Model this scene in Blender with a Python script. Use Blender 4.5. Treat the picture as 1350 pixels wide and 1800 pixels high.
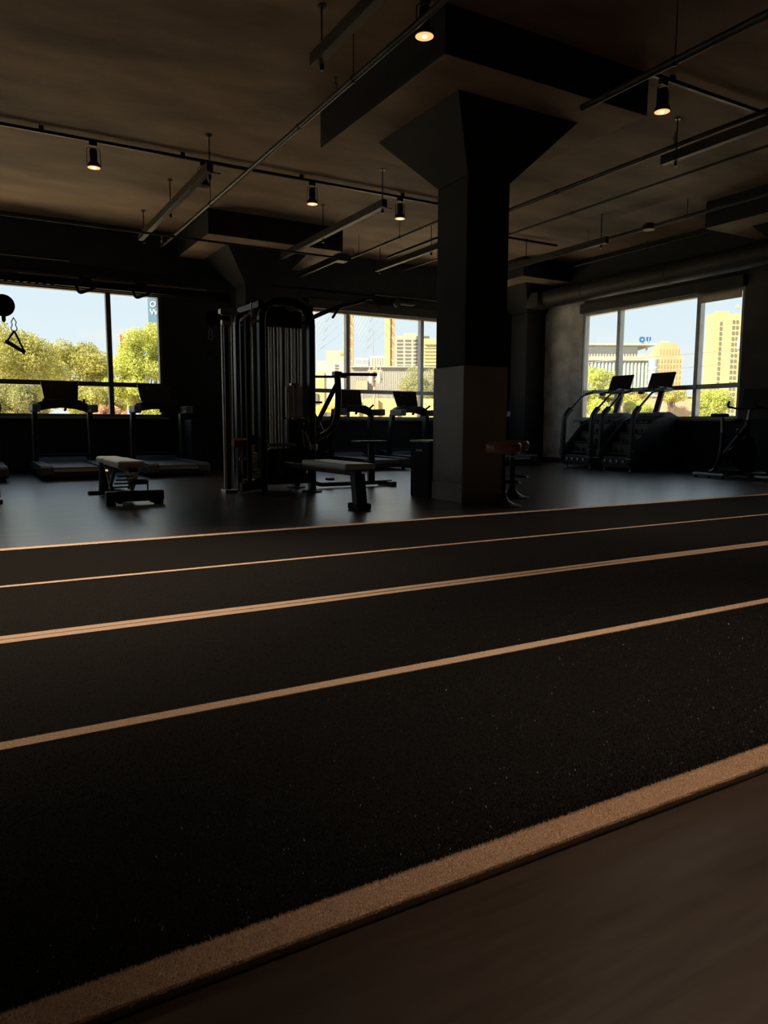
import bpy, bmesh, math, random
import numpy as np
from mathutils import Vector, Matrix
random.seed(7); rng = np.random.default_rng(7)
for o in list(bpy.data.objects): bpy.data.objects.remove(o)
scn = bpy.context.scene; COL = scn.collection
PI = math.pi

# ------------------------------------------------------------------ camera
cd = bpy.data.cameras.new('camera'); cam = bpy.data.objects.new('camera', cd); COL.objects.link(cam)
cd.sensor_fit = 'VERTICAL'; cd.sensor_height = 36; cd.lens = 1288.5/1800*36
cd.clip_start = 0.05; cd.clip_end = 2000
yaw, pit, rol = .5232, .1184, .0036
fw = Vector((math.sin(yaw)*math.cos(pit), math.cos(yaw)*math.cos(pit), -math.sin(pit)))
rt = Vector((math.cos(yaw), -math.sin(yaw), 0)); up = rt.cross(fw)
r2 = rt*math.cos(rol)+up*math.sin(rol); u2 = -rt*math.sin(rol)+up*math.cos(rol)
M = Matrix((r2, u2, -fw)).transposed().to_4x4(); M.translation = (0, 0, .80)
cam.matrix_world = M
scn.camera = cam

# ------------------------------------------------------------------ sky, sun, exposure
scn.view_settings.view_transform = 'Standard'; scn.view_settings.look = 'None'
scn.view_settings.exposure = 0.0; scn.view_settings.gamma = 1.0
scn.view_settings.use_curve_mapping = False
w = bpy.data.worlds.new('sky'); scn.world = w; w.use_nodes = True
nt = w.node_tree; N = nt.nodes; Lk = nt.links
for n in list(N): N.remove(n)
wo = N.new('ShaderNodeOutputWorld'); bg = N.new('ShaderNodeBackground'); tc = N.new('ShaderNodeTexCoord')
sx = N.new('ShaderNodeSeparateXYZ'); Lk.new(tc.outputs['Generated'], sx.inputs[0])
rp = N.new('ShaderNodeValToRGB'); Lk.new(sx.outputs['Z'], rp.inputs[0])
els = rp.color_ramp.elements
els[0].position = 0.0; els[0].color = (.86, .92, .91, 1)
els[1].position = 1.0; els[1].color = (.22, .38, .62, 1)
e = els.new(.10); e.color = (.77, .88, .93, 1)
e = els.new(.30); e.color = (.66, .82, .93, 1)
mp = N.new('ShaderNodeMapping'); mp.inputs['Scale'].default_value = (3, 3, 9); Lk.new(tc.outputs['Generated'], mp.inputs[0])
nz = N.new('ShaderNodeTexNoise'); nz.inputs['Scale'].default_value = 2.2; nz.inputs['Detail'].default_value = 7; Lk.new(mp.outputs[0], nz.inputs[0])
cr = N.new('ShaderNodeValToRGB'); cr.color_ramp.elements[0].position = .56; cr.color_ramp.elements[1].position = .74
Lk.new(nz.outputs[0], cr.inputs[0])
mx = N.new('ShaderNodeMix'); mx.data_type = 'RGBA'
Lk.new(cr.outputs[0], mx.inputs[0]); Lk.new(rp.outputs[0], mx.inputs[6]); mx.inputs[7].default_value = (.93, .90, .84, 1)
Lk.new(mx.outputs[2], bg.inputs[0]); bg.inputs[1].default_value = 1.10; Lk.new(bg.outputs[0], wo.inputs[0])

sd = bpy.data.lights.new('sun', 'SUN'); sd.energy = 15; sd.color = (1, .86, .60); sd.angle = .01
sun = bpy.data.objects.new('sun', sd); COL.objects.link(sun)
sdir = Vector((1.25, .22, -.85)).normalized()      # low, from behind the gym on the left
sun.rotation_euler = sdir.to_track_quat('-Z', 'Y').to_euler(); sun.location = (-20, -10, 20)

# ------------------------------------------------------------------ materials
MAT = {}
def mat(name, col, rough=.6, metal=0., noise=None, bump=None, spec=.5, coat=0, wave=None):
    """noise=(scale, amount, stretch xyz): colour variation; bump=(scale, strength)"""
    m = bpy.data.materials.new(name); m.use_nodes = True; MAT[name] = m
    t = m.node_tree; b = t.nodes['Principled BSDF']
    b.inputs['Base Color'].default_value = (*col, 1); b.inputs['Roughness'].default_value = rough
    b.inputs['Metallic'].default_value = metal; b.inputs['Specular IOR Level'].default_value = spec
    if coat: b.inputs['Coat Weight'].default_value = coat; b.inputs['Coat Roughness'].default_value = .15
    tcn = t.nodes.new('ShaderNodeTexCoord')
    if noise is None: noise = (6., .12, (1, 1, 1))
    mpn = t.nodes.new('ShaderNodeMapping'); mpn.inputs['Scale'].default_value = noise[2]
    t.links.new(tcn.outputs['Object'], mpn.inputs[0])
    n = t.nodes.new('ShaderNodeTexNoise'); n.inputs['Scale'].default_value = noise[0]; n.inputs['Detail'].default_value = 6
    t.links.new(mpn.outputs[0], n.inputs[0])
    r = t.nodes.new('ShaderNodeMapRange'); r.inputs[1].default_value = .3; r.inputs[2].default_value = .7
    r.inputs[3].default_value = 1-noise[1]; r.inputs[4].default_value = 1+noise[1]
    t.links.new(n.outputs[0], r.inputs[0])
    v = t.nodes.new('ShaderNodeVectorMath'); v.operation = 'SCALE'; v.inputs[0].default_value = col
    t.links.new(r.outputs[0], v.inputs['Scale']); t.links.new(v.outputs[0], b.inputs['Base Color'])
    if bump:
        n2 = t.nodes.new('ShaderNodeTexNoise'); n2.inputs['Scale'].default_value = bump[0]; n2.inputs['Detail'].default_value = 5
        t.links.new(mpn.outputs[0], n2.inputs[0])
        bp = t.nodes.new('ShaderNodeBump'); bp.inputs['Strength'].default_value = bump[1]; bp.inputs['Distance'].default_value = .01
        t.links.new(n2.outputs[0], bp.inputs['Height']); t.links.new(bp.outputs[0], b.inputs['Normal'])
    return m
def emis(name, col, s):
    m = bpy.data.materials.new(name); m.use_nodes = True; MAT[name] = m
    b = m.node_tree.nodes['Principled BSDF']; b.inputs['Base Color'].default_value = (*col, 1)
    b.inputs['Emission Color'].default_value = (*col, 1); b.inputs['Emission Strength'].default_value = s
    return m
mat('ceiling', (.37, .27, .187), .75, noise=(.8, .45, (.7, 1.6, 1)), bump=(7, .8))
mat('column_paint', (.027, .028, .031), .65, noise=(2, .2, (1, 1, 1)), bump=(14, .3), spec=.2)
mat('cladding', (.44, .42, .40), .5, noise=(2, .12, (1, 1, 1)))
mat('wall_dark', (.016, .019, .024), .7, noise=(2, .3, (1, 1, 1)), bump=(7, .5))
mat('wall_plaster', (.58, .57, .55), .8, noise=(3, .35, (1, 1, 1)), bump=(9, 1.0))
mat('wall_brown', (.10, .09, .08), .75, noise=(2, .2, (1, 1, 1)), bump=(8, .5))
mat('floor', (.036, .024, .020), .30, noise=(2.0, .2, (.6, 5, 1)), bump=(6, .06), spec=.5, coat=1)
_b = MAT['floor'].node_tree.nodes['Principled BSDF']; _b.inputs['IOR'].default_value = 1.75; _b.inputs['Coat Roughness'].default_value = .30; _b.inputs['Metallic'].default_value = .33
_nt = MAT['floor'].node_tree; _n = _nt.nodes.new('ShaderNodeTexNoise'); _n.inputs['Scale'].default_value = 3.5; _n.inputs['Detail'].default_value = 8; _n.inputs['Roughness'].default_value = .7
_r = _nt.nodes.new('ShaderNodeMapRange'); _r.inputs[1].default_value = .35; _r.inputs[2].default_value = .65; _r.inputs[3].default_value = .29; _r.inputs[4].default_value = .35
_m = [q for q in _nt.nodes if q.type == 'MAPPING'][0]; _nt.links.new(_m.outputs[0], _n.inputs[0]); _nt.links.new(_n.outputs[0], _r.inputs[0]); _nt.links.new(_r.outputs[0], _b.inputs['Roughness']); _nt.links.new(_r.outputs[0], _b.inputs['Coat Roughness']); _b.inputs['Coat IOR'].default_value = 1.5
mat('turf', (.0045, .0045, .0048), .95, noise=(300, .6, (1, 1, 1)), bump=(260, .5), spec=.16)
mat('turf_fibre', (.0055, .0055, .006), .36, noise=(400, .8, (1, 1, 1)), spec=.7)
mat('line', (.60, .46, .37), .95, noise=(160, .12, (1, 1, 1)), bump=(200, .5), spec=.1)
mat('line_fibre', (.64, .50, .40), .9, noise=(220, .2, (1, 1, 1)), spec=.1)
mat('black_metal', (.011, .011, .012), .38, 0, spec=.5)
mat('black_plastic', (.013, .013, .014), .5)
mat('grey_plastic', (.22, .225, .23), .45)
mat('dark_grey', (.035, .036, .04), .5)
mat('screen', (.012, .012, .013), .22)
mat('rubber', (.018, .018, .019), .8)
mat('belt', (.13, .14, .16), .45, noise=(60, .15, (1, 1, 1)))
mat('chrome', (.92, .88, .80), .30, .6)
mat('steel', (.45, .43, .40), .4, 1)
mat('plate_steel', (.72, .72, .71), .5, 0)
mat('strut', (.05, .046, .04), .5, .3)
mat('pipe', (.035, .03, .026), .4, .3)
mat('pad_light', (.72, .70, .67), .4, noise=(40, .06, (1, 1, 1)))
mat('pad_brown', (.20, .075, .035), .4, noise=(30, .15, (1, 1, 1)))
mat('leather', (.38, .175, .08), .3, noise=(18, .2, (1, 1, 1)), bump=(60, .15))
mat('aluminium', (.36, .36, .35), .4, .6)
mat('bronze_frame', (.16, .15, .14), .4, .5)
mat('sill', (.22, .21, .20), .6)
mat('shade_cloth', (.45, .42, .38), .9)
_t = MAT['shade_cloth'].node_tree; _tr = _t.nodes.new('ShaderNodeBsdfTranslucent'); _tr.inputs[0].default_value = (.5, .45, .38, 1); _ms = _t.nodes.new('ShaderNodeMixShader'); _t.links.new(_t.nodes['Principled BSDF'].outputs[0], _ms.inputs[1]); _t.links.new(_tr.outputs[0], _ms.inputs[2]); _t.links.new(_ms.outputs[0], _t.nodes['Material Output'].inputs[0])
mat('cassette', (.035, .032, .03), .6)
mat('duct', (.032, .03, .027), .55, .2)
mat('asphalt', (.78, .66, .50), .95, noise=(.4, .2, (1, 1, 1)))
emis('bulb', (1, .52, .20), 1.25); emis('bulb_core', (1, .80, .5), 5)
mat('lamp_reflector', (.9, .55, .25), .3, .6)
# exterior
mat('yellow_wall', (0.436, 0.371, 0.185), .9, noise=(.3, .08, (1, 1, 1)))
mat('sand_wall', (0.402, 0.298, 0.175), .9, noise=(.4, .08, (1, 1, 1)))
mat('cream_wall', (0.394, 0.361, 0.285), .9)
mat('white_wall', (0.348, 0.348, 0.327), .8)
mat('brown_wall', (0.358, 0.234, 0.138), .9)
mat('grey_siding', (0.294, 0.286, 0.263), .7)
mat('grey_siding_dark', (0.189, 0.189, 0.189), .7)
mat('beige_wall', (0.347, 0.28, 0.212), .9, noise=(1, .1, (1, 1, 1)))
mat('window_dark', (.13, .13, .13), .3)
mat('office_glass', (0.258, 0.344, 0.447), .25, .2)
mat('office_glass_pale', (0.413, 0.482, 0.516), .3, .1)
mat('roof_red', (0.568, 0.258, 0.155), .8)
mat('bus_orange', (0.688, 0.292, 0.034), .5)
mat('wood_pole', (0.413, 0.31, 0.206), .9)
mat('wire', (.22, .21, .20), .8)
mat('cable', (.42, .42, .40), .7)
mat('sign_blue', (.05, .12, .22), .6)
mat('logo_blue', (.015, .09, .26), .6)
mat('sign_white', (.75, .78, .8), .6)
mat('brick_red', (0.473, 0.206, 0.112), .9)
mat('bark', (.16, .12, .09), .9)
def leafmat(name, c):
    m = mat(name, c, .7, noise=(1.6, .4, (1, 1, 1)), spec=.2)
    t = m.node_tree; b = t.nodes['Principled BSDF']; out = t.nodes['Material Output']
    tr = t.nodes.new('ShaderNodeBsdfTranslucent'); tr.inputs[0].default_value = (c[0]*1.1, c[1], c[2]*.6, 1)
    ms = t.nodes.new('ShaderNodeMixShader'); ms.inputs[0].default_value = .35
    t.links.new(b.outputs[0], ms.inputs[1]); t.links.new(tr.outputs[0], ms.inputs[2]); t.links.new(ms.outputs[0], out.inputs[0])
leafmat('leaf_bright', (.52, .57, .18)); leafmat('leaf_olive', (.46, .46, .175)); leafmat('leaf_dull', (.37, .385, .20)); leafmat('leaf_pink', (.60, .40, .30))
g = bpy.data.materials.new('glass'); g.use_nodes = True; MAT['glass'] = g
t = g.node_tree
for n in list(t.nodes): t.nodes.remove(n)
go = t.nodes.new('ShaderNodeOutputMaterial'); gm = t.nodes.new('ShaderNodeMixShader')
gt = t.nodes.new('ShaderNodeBsdfTransparent'); gt.inputs[0].default_value = (.97, .98, .98, 1)
gg = t.nodes.new('ShaderNodeBsdfGlossy'); gg.inputs['Roughness'].default_value = .02
gf = t.nodes.new('ShaderNodeFresnel'); gf.inputs[0].default_value = 1.45
gb = t.nodes.new('ShaderNodeNewGeometry'); gi = t.nodes.new('ShaderNodeMath'); gi.operation = 'SUBTRACT'; gi.inputs[0].default_value = 1; t.links.new(gb.outputs['Backfacing'], gi.inputs[1])
gx = t.nodes.new('ShaderNodeMath'); gx.operation = 'MULTIPLY'; t.links.new(gf.outputs[0], gx.inputs[0]); t.links.new(gi.outputs[0], gx.inputs[1])
t.links.new(gx.outputs[0], gm.inputs[0]); t.links.new(gt.outputs[0], gm.inputs[1]); t.links.new(gg.outputs[0], gm.inputs[2]); t.links.new(gm.outputs[0], go.inputs[0])

# ------------------------------------------------------------------ mesh helpers
class MB:
    def __init__(s): s.bm = bmesh.new(); s.smooth = False
    def box(s, c, d, bev=0, rot=None, seg=2, taper=None):
        r = bmesh.ops.create_cube(s.bm, size=1); vs = r['verts']
        for v in vs:
            v.co = Vector((v.co.x*d[0], v.co.y*d[1], v.co.z*d[2]))
            if taper and v.co.z < 0: v.co.x *= taper
        if bev:
            es = list({e for v in vs for e in v.link_edges})
            b = bmesh.ops.bevel(s.bm, geom=es, offset=bev, segments=seg, affect='EDGES', profile=.5)
            vs = list({v for f in b['faces'] for v in f.verts} | {v for v in vs if v.is_valid})
        mt = Matrix.Translation(Vector(c))
        if rot is not None: mt = mt @ (rot.to_4x4() if isinstance(rot, Matrix) else Matrix.Rotation(rot, 4, 'Z'))
        for v in vs: v.co = mt @ v.co
        return s
    def sweep(s, path, prof, up=(0, 0, 1), closed=False, cap=True):
        P = [Vector(p) for p in path]; n = len(P); rings = []
        upv = Vector(up)
        for i, p in enumerate(P):
            a = P[i-1] if (i > 0 or closed) else p; b = P[(i+1) % n] if (i < n-1 or closed) else p
            tdir = ((b-p).normalized() if (b-p).length > 1e-9 else Vector()) + ((p-a).normalized() if (p-a).length > 1e-9 else Vector())
            if tdir.length < 1e-9: tdir = b-a
            tdir.normalize()
            x = tdir.cross(upv)
            if x.length < 1e-3: x = tdir.cross(Vector((0, 1, 0)) if abs(tdir.y) < .9 else Vector((1, 0, 0)))
            x.normalize(); y = x.cross(tdir).normalized()
            if rings and x.dot(s._lx) < 0 and abs(x.dot(s._lx)) > .5: x = -x; y = -y
            s._lx = x
            # mitre
            k = 1.0
            if 0 < i < n-1 or closed:
                d = (p-a).normalized().dot(tdir) if (p-a).length > 1e-9 else 1
                k = 1/max(d, .5)
            bend = ((b-p).normalized()-(p-a).normalized()) if (b-p).length > 1e-9 and (p-a).length > 1e-9 else Vector()
            ring = []
            for (u, v) in prof:
                off = x*u+y*v
                if bend.length > 1e-4 and k > 1.001:
                    bn = bend.normalized(); off = off+bn*(off.dot(bn))*(k-1)
                ring.append(s.bm.verts.new(p+off))
            rings.append(ring)
        m = len(prof)
        rng_ = range(n if closed else n-1)
        for i in rng_:
            A = rings[i]; B = rings[(i+1) % n]
            for j in range(m): s.bm.faces.new((A[j], A[(j+1) % m], B[(j+1) % m], B[j]))
        if cap and not closed:
            s.bm.faces.new(list(reversed(rings[0]))); s.bm.faces.new(rings[-1])
        return s
    def tube(s, path, r, n=10, closed=False, up=(0, 0, 1)):
        s.smooth = True
        return s.sweep(path, [(r*math.cos(2*PI*i/n), r*math.sin(2*PI*i/n)) for i in range(n)], up, closed)
    def rect(s, path, w_, h_, up=(0, 0, 1), ch=.15):
        a, b = w_/2, h_/2; c = min(a, b)*ch*2
        pr = [(-a+c, -b), (a-c, -b), (a, -b+c), (a, b-c), (a-c, b), (-a+c, b), (-a, b-c), (-a, -b+c)]
        return s.sweep(path, pr, up)
    def lathe(s, prof, c=(0, 0, 0), n=28, axis='Z'):
        s.smooth = True; rings = []
        for (r, z) in prof:
            ring = []
            for i in range(n):
                a = 2*PI*i/n; v = (r*math.cos(a), r*math.sin(a), z)
                if axis == 'X': v = (v[2], v[0], v[1])
                if axis == 'Y': v = (v[0], v[2], v[1])
                ring.append(s.bm.verts.new(Vector(c)+Vector(v)))
            rings.append(ring)
        for A, B in zip(rings, rings[1:]):
            for j in range(n): s.bm.faces.new((A[j], A[(j+1) % n], B[(j+1) % n], B[j]))
        s.bm.faces.new(list(reversed(rings[0]))); s.bm.faces.new(rings[-1])
        return s
    def prism(s, poly, x0, x1, axis='X', bev=0):
        """poly in (y,z) extruded along x (axis X), or (x,z) along y (axis Y), or (x,y) along z"""
        def mk(p, t):
            return {'X': (t, p[0], p[1]), 'Y': (p[0], t, p[1]), 'Z': (p[0], p[1], t)}[axis]
        A = [s.bm.verts.new(mk(p, x0)) for p in poly]; B = [s.bm.verts.new(mk(p, x1)) for p in poly]
        fs = [s.bm.faces.new(list(reversed(A))), s.bm.faces.new(B)]
        n = len(poly)
        for j in range(n): fs.append(s.bm.faces.new((A[j], A[(j+1) % n], B[(j+1) % n], B[j])))
        if bev:
            es = list({e for f in fs[:2] for e in f.edges})
            bmesh.ops.bevel(s.bm, geom=es, offset=bev, segments=2, affect='EDGES', profile=.5)
        return s
    def ball(s, c, r, sc=(1, 1, 1)):
        s.smooth = True
        q = bmesh.ops.create_uvsphere(s.bm, u_segments=16, v_segments=10, radius=r)
        for v in q['verts']: v.co = Vector((v.co.x*sc[0], v.co.y*sc[1], v.co.z*sc[2]))+Vector(c)
        return s
    def build(s, name, m, parent=None, label=None):
        bmesh.ops.recalc_face_normals(s.bm, faces=s.bm.faces)
        me = bpy.data.meshes.new(name); s.bm.to_mesh(me); s.bm.free()
        me.materials.append(MAT[m])
        if s.smooth:
            for p in me.polygons: p.use_smooth = True
            try: me.set_sharp_from_angle(angle=math.radians(38))
            except Exception: pass
        o = bpy.data.objects.new(name, me); COL.objects.link(o)
        if parent: o.parent = parent
        if label: o['label'] = label
        return o
def fillet(path, r, k=5):
    P = [Vector(p) for p in path]; out = [P[0]]
    for i in range(1, len(P)-1):
        a, p, b = P[i-1], P[i], P[i+1]
        da, db = (a-p), (b-p); rr = min(r, da.length*.48, db.length*.48)
        A = p+da.normalized()*rr; B = p+db.normalized()*rr
        for j in range(k+1):
            t_ = j/k; out.append(A*(1-t_)**2+p*2*t_*(1-t_)+B*t_**2)
    out.append(P[-1]); return out
def thing(name, label, cat, loc=(0, 0, 0), rz=0, group=None):
    o = bpy.data.objects.new(name, None); COL.objects.link(o); o.empty_display_size = .1
    o.location = loc; o.rotation_euler = (0, 0, rz); o['label'] = label; o['category'] = cat
    if group: o['group'] = group
    return o
def tag(o, label, cat, group=None):
    o['label'] = label; o['category'] = cat
    if group: o['group'] = group
    return o
def struct(o, label=None, cat='wall'):
    o['kind'] = 'structure'
    if label: o['label'] = label; o['category'] = cat
    return o
def kids(o, K={}): return [c for c in bpy.data.objects if c.parent == o]
def dup(root, loc, rz, label, group=None):
    def cp(o, par):
        c = o.copy(); COL.objects.link(c)
        if par: c.parent = par
        for ch in kids(o): cp(ch, c)
        return c
    r = cp(root, None); r.location = loc; r.rotation_euler = (0, 0, rz); r['label'] = label
    if group: r['group'] = group
    return r
def V(*a): return Vector(a)

# ------------------------------------------------------------------ room shell
XL, XR, YN, YF, ZC = -9.5, 11.4, -2.6, 13.72, 4.15
T = .15
struct(MB().box(((XL+XR)/2, (YN+YF)/2, -.1), (XR-XL+2*T, YF-YN+2*T, .2)).build('floor', 'floor'), 'dark brown wood-look floor with a soft sheen', 'floor')
struct(MB().box(((XL+XR)/2, (YN+YF)/2, ZC+.15), (XR-XL+2*T, YF-YN+2*T, .3)).build('ceiling', 'ceiling'), 'brown-tinted concrete ceiling slab over the gym', 'ceiling')
struct(MB().box(((XL+XR)/2, (YN+YF)/2, 9.4), (XR-XL+2*T, YF-YN+2*T, 10.1)).build('shading_storeys', 'beige_wall'), 'unseen upper storeys added above the ceiling to shade the ground outside', 'building')  # unseen mass added over the room to keep sun off the ground outside
WX0 = (-6.80, -3.21); WL1 = (7.80, 11.40)
WX1 = (-.32, 3.27); WX2 = (6.15, 9.77); WY3 = (7.83, 11.47); ZS, ZT = .92, 3.1
m = MB(); yc = YF+T/2
for (a, b, z0, z1) in ((XL-T, XR+T, 0, ZS), (XL-T, XR+T, ZT, ZC), (XL-T, WX0[0], ZS, ZT), (WX0[1], WX1[0], ZS, ZT), (WX1[1], WX2[0], ZS, ZT), (WX2[1], XR+T, ZS, ZT)):
    m.box(((a+b)/2, yc, (z0+z1)/2), (b-a, T, z1-z0))
struct(m.build('wall_far', 'wall_dark'), 'near-black far wall holding the left and middle windows')
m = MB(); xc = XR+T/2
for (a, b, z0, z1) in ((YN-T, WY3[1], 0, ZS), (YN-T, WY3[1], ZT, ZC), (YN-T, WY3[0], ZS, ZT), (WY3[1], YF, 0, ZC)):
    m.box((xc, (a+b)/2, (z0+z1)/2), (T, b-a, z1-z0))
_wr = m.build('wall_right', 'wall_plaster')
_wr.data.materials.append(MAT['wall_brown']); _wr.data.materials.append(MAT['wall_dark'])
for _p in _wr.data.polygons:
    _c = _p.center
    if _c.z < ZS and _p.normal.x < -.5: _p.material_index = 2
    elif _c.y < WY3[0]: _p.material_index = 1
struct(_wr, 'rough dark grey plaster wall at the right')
m = MB(); xc = XL-T/2
for (a, b, z0, z1) in ((YN-T, YF, 0, ZS), (YN-T, YF, ZT, ZC), (YN-T, WL1[0], ZS, ZT), (WL1[1], YF, ZS, ZT)):
    m.box((xc, (a+b)/2, (z0+z1)/2), (T, b-a, z1-z0))
struct(m.build('wall_left', 'wall_dark'), 'dark wall out of view on the left')
struct(MB().box(((XL+XR)/2, YN-T/2, ZC/2), (XR-XL, T, ZC)).build('wall_near', 'wall_dark'), 'dark wall behind the camera')
struct(MB().box(((XL+XR)/2, YF-.012, .05), (XR-XL, .024, .1), .004).build('baseboard_far', 'column_paint'), 'dark baseboard along the far wall', 'baseboard')
struct(MB().box((XR-.012, (YN+YF)/2, .05), (.024, YF-YN-.1, .1), .004).build('baseboard_right', 'dark_grey'), 'dark baseboard along the right wall', 'baseboard')
# dropped beams over the windows
struct(MB().box(((XL+XR)/2, YF-.10, 3.80), (XR-XL, .20, .70), .01).build('trim_1', 'wall_dark'), 'black beam above the far windows', 'beam')
struct(MB().box((XR-.10, (YN+YF)/2, 3.82), (.20, YF-YN-.4, .66), .01).build('trim_2', 'wall_dark'), 'black beam above the right window', 'beam')

def window(n, along, a, b, mull, frame_mat, label, shade=None):
    """along 'x': in the far wall; 'y': in the right wall"""
    w_ = bpy.data.objects.new('window_%d' % n, None); COL.objects.link(w_)
    w_['kind'] = 'structure'; w_['label'] = label; w_['category'] = 'window'
    c0 = {'x': YF+.07, 'y': XR+.07, 'l': XL-.07}[along]; sg = -1 if along == 'l' else 1
    def bx(mb, u0, u1, z0, z1, d, off=0, bev=.004):
        off *= sg
        if along == 'x': mb.box(((u0+u1)/2, c0+off, (z0+z1)/2), (u1-u0, d, z1-z0), bev)
        else: mb.box((c0+off, (u0+u1)/2, (z0+z1)/2), (d, u1-u0, z1-z0), bev)
        return mb
    fr = MB(); f = .05
    bx(fr, a, a+f, ZS, ZT, .12); bx(fr, b-f, b, ZS, ZT, .12); bx(fr, a+f, b-f, ZS, ZS+f, .12); bx(fr, a+f, b-f, ZT-f, ZT, .12)
    fr.build('window_frame', frame_mat, w_)
    for u in mull: bx(MB(), u-.04, u+.04, ZS+f, ZT-f, .12).build('mullion', frame_mat, w_)
    us = [a+f]+[q for u in mull for q in (u-.04, u+.04)]+[b-f]
    zt = 1.49
    for i in range(0, len(us), 2):
        u0, u1 = us[i], us[i+1]
        bx(MB(), u0, u1, zt-.04, zt+.04, .10).build('transom', frame_mat, w_)
        for (z0, z1) in ((ZS+f, zt-.04), (zt+.04, ZT-f)):
            bx(MB(), u0, u1, z0, z1, .012, 0, 0).build('pane', 'glass', w_)
    bx(MB(), a-.05, b+.05, ZS-.04, ZS, .24, -.1, .006).build('window_sill', 'sill', w_)
    bx(MB(), a-.03, b+.03, ZT+.0, ZT+.19, .09, -.12, .01).build('shade_cassette', 'cassette', w_)
    if shade:
        bx(MB(), shade[0], shade[1], ZT-.17, ZT, .006, -.07, 0).build('roller_shade', 'shade_cloth', w_)
    return w_
window(1, 'x', WX1[0], WX1[1], (.57, 2.37), 'bronze_frame', 'left window in the far wall looking onto trees')
window(2, 'x', WX2[0], WX2[1], (7.05, 8.87), 'aluminium', 'middle window in the far wall looking onto bridge pylons')
window(3, 'y', WY3[0], WY3[1], (8.71, 10.53), 'aluminium', 'right-hand window looking onto office towers', (WY3[0]+.05, 8.67))

window(4, 'x', WX0[0], WX0[1], (-5.91, -4.10), 'bronze_frame', 'window of the far wall left of the photo')
window(5, 'l', WL1[0], WL1[1], (8.70, 10.50), 'bronze_frame', 'window of the left wall, out of the photo')
# light portals in the window openings (sampling help for the daylight that comes through them)
def portal(loc, rot, sx_, sy_):
    l = bpy.data.lights.new('window_portal', 'AREA'); l.shape = 'RECTANGLE'; l.size = sx_; l.size_y = sy_; l.cycles.is_portal = True
    o = bpy.data.objects.new('window_portal', l); COL.objects.link(o); o.location = loc; o.rotation_euler = rot
for (a, b) in (WX0, WX1, WX2): portal(((a+b)/2, YF+T+.02, (ZS+ZT)/2), (-PI/2, 0, 0), b-a, ZT-ZS)
portal((XR+T+.02, sum(WY3)/2, (ZS+ZT)/2), (0, PI/2, 0), ZT-ZS, WY3[1]-WY3[0])

for (a, b) in (WL1,): portal((XL-T-.02, (a+b)/2, (ZS+ZT)/2), (0, -PI/2, 0), ZT-ZS, b-a)

# ------------------------------------------------------------------ mushroom columns
def column(cx, cy, label, clad=True):
    c = thing('concrete_column', label, 'column', (cx, cy, 0))
    struct(c)
    hu = .265; cap = .72; H = 1.18
    MB().box((0, 0, (1.40+3.24)/2), (2*hu, 2*hu, 3.24-1.40), .012).build('shaft', 'column_paint', c)
    m = MB(); q = []
    for (h, z) in ((hu, 3.24), (cap, 3.76)): q.append([m.bm.verts.new((sx_*h, sy_*h, z)) for sx_, sy_ in ((-1, -1), (1, -1), (1, 1), (-1, 1))])
    for j in range(4): m.bm.faces.new((q[0][j], q[0][(j+1) % 4], q[1][(j+1) % 4], q[1][j]))
    m.bm.faces.new(list(reversed(q[0]))); m.bm.faces.new(q[1])
    m.build('capital', 'column_paint', c)
    m = MB(); x0, x1 = -H, H; y0, y1 = -H, H
    x1 = min(x1, XR-.001-cx); y1 = min(y1, YF-.001-cy)
    m.box(((x0+x1)/2, (y0+y1)/2, (3.76+ZC)/2), (x1-x0, y1-y0, ZC-3.76), .01)
    dp = m.build('drop_panel', 'column_paint', c)
    dp.data.materials.append(MAT['ceiling'])
    for p in dp.data.polygons:
        if p.normal.z < -.9: p.material_index = 1
    if clad:
        m = MB(); m.box((0, 0, .80), (.57, .55, 1.20), .008); m.build('cladding', 'cladding', c, 'smooth grey cladding around the lower shaft')
        m = MB(); m.box((0, 0, .10), (.58, .56, .20), .006); m.build('base_trim', 'cladding', c)
    else: MB().box((0, 0, .70), (.56, .56, 1.40), .01).build('cladding', 'column_paint', c)
    return c
column(4.73, 6.38, 'square dark concrete column standing free beside the bar stools, flared at its top')
column(4.73, 12.87, 'square dark concrete column at the far wall between the two far windows', False)
column(11.12, 12.87, 'square dark concrete column in the far corner of the room', False)
column(11.12, 6.38, 'square dark concrete column at the right wall, only its flat head in view', False)
struct(MB().box((3.95, 13.3, .44), (.85, .84, .88), .02).build('trim_3', 'column_paint'), 'low black boxed plinth at the far wall right of the treadmills', 'plinth')

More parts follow.
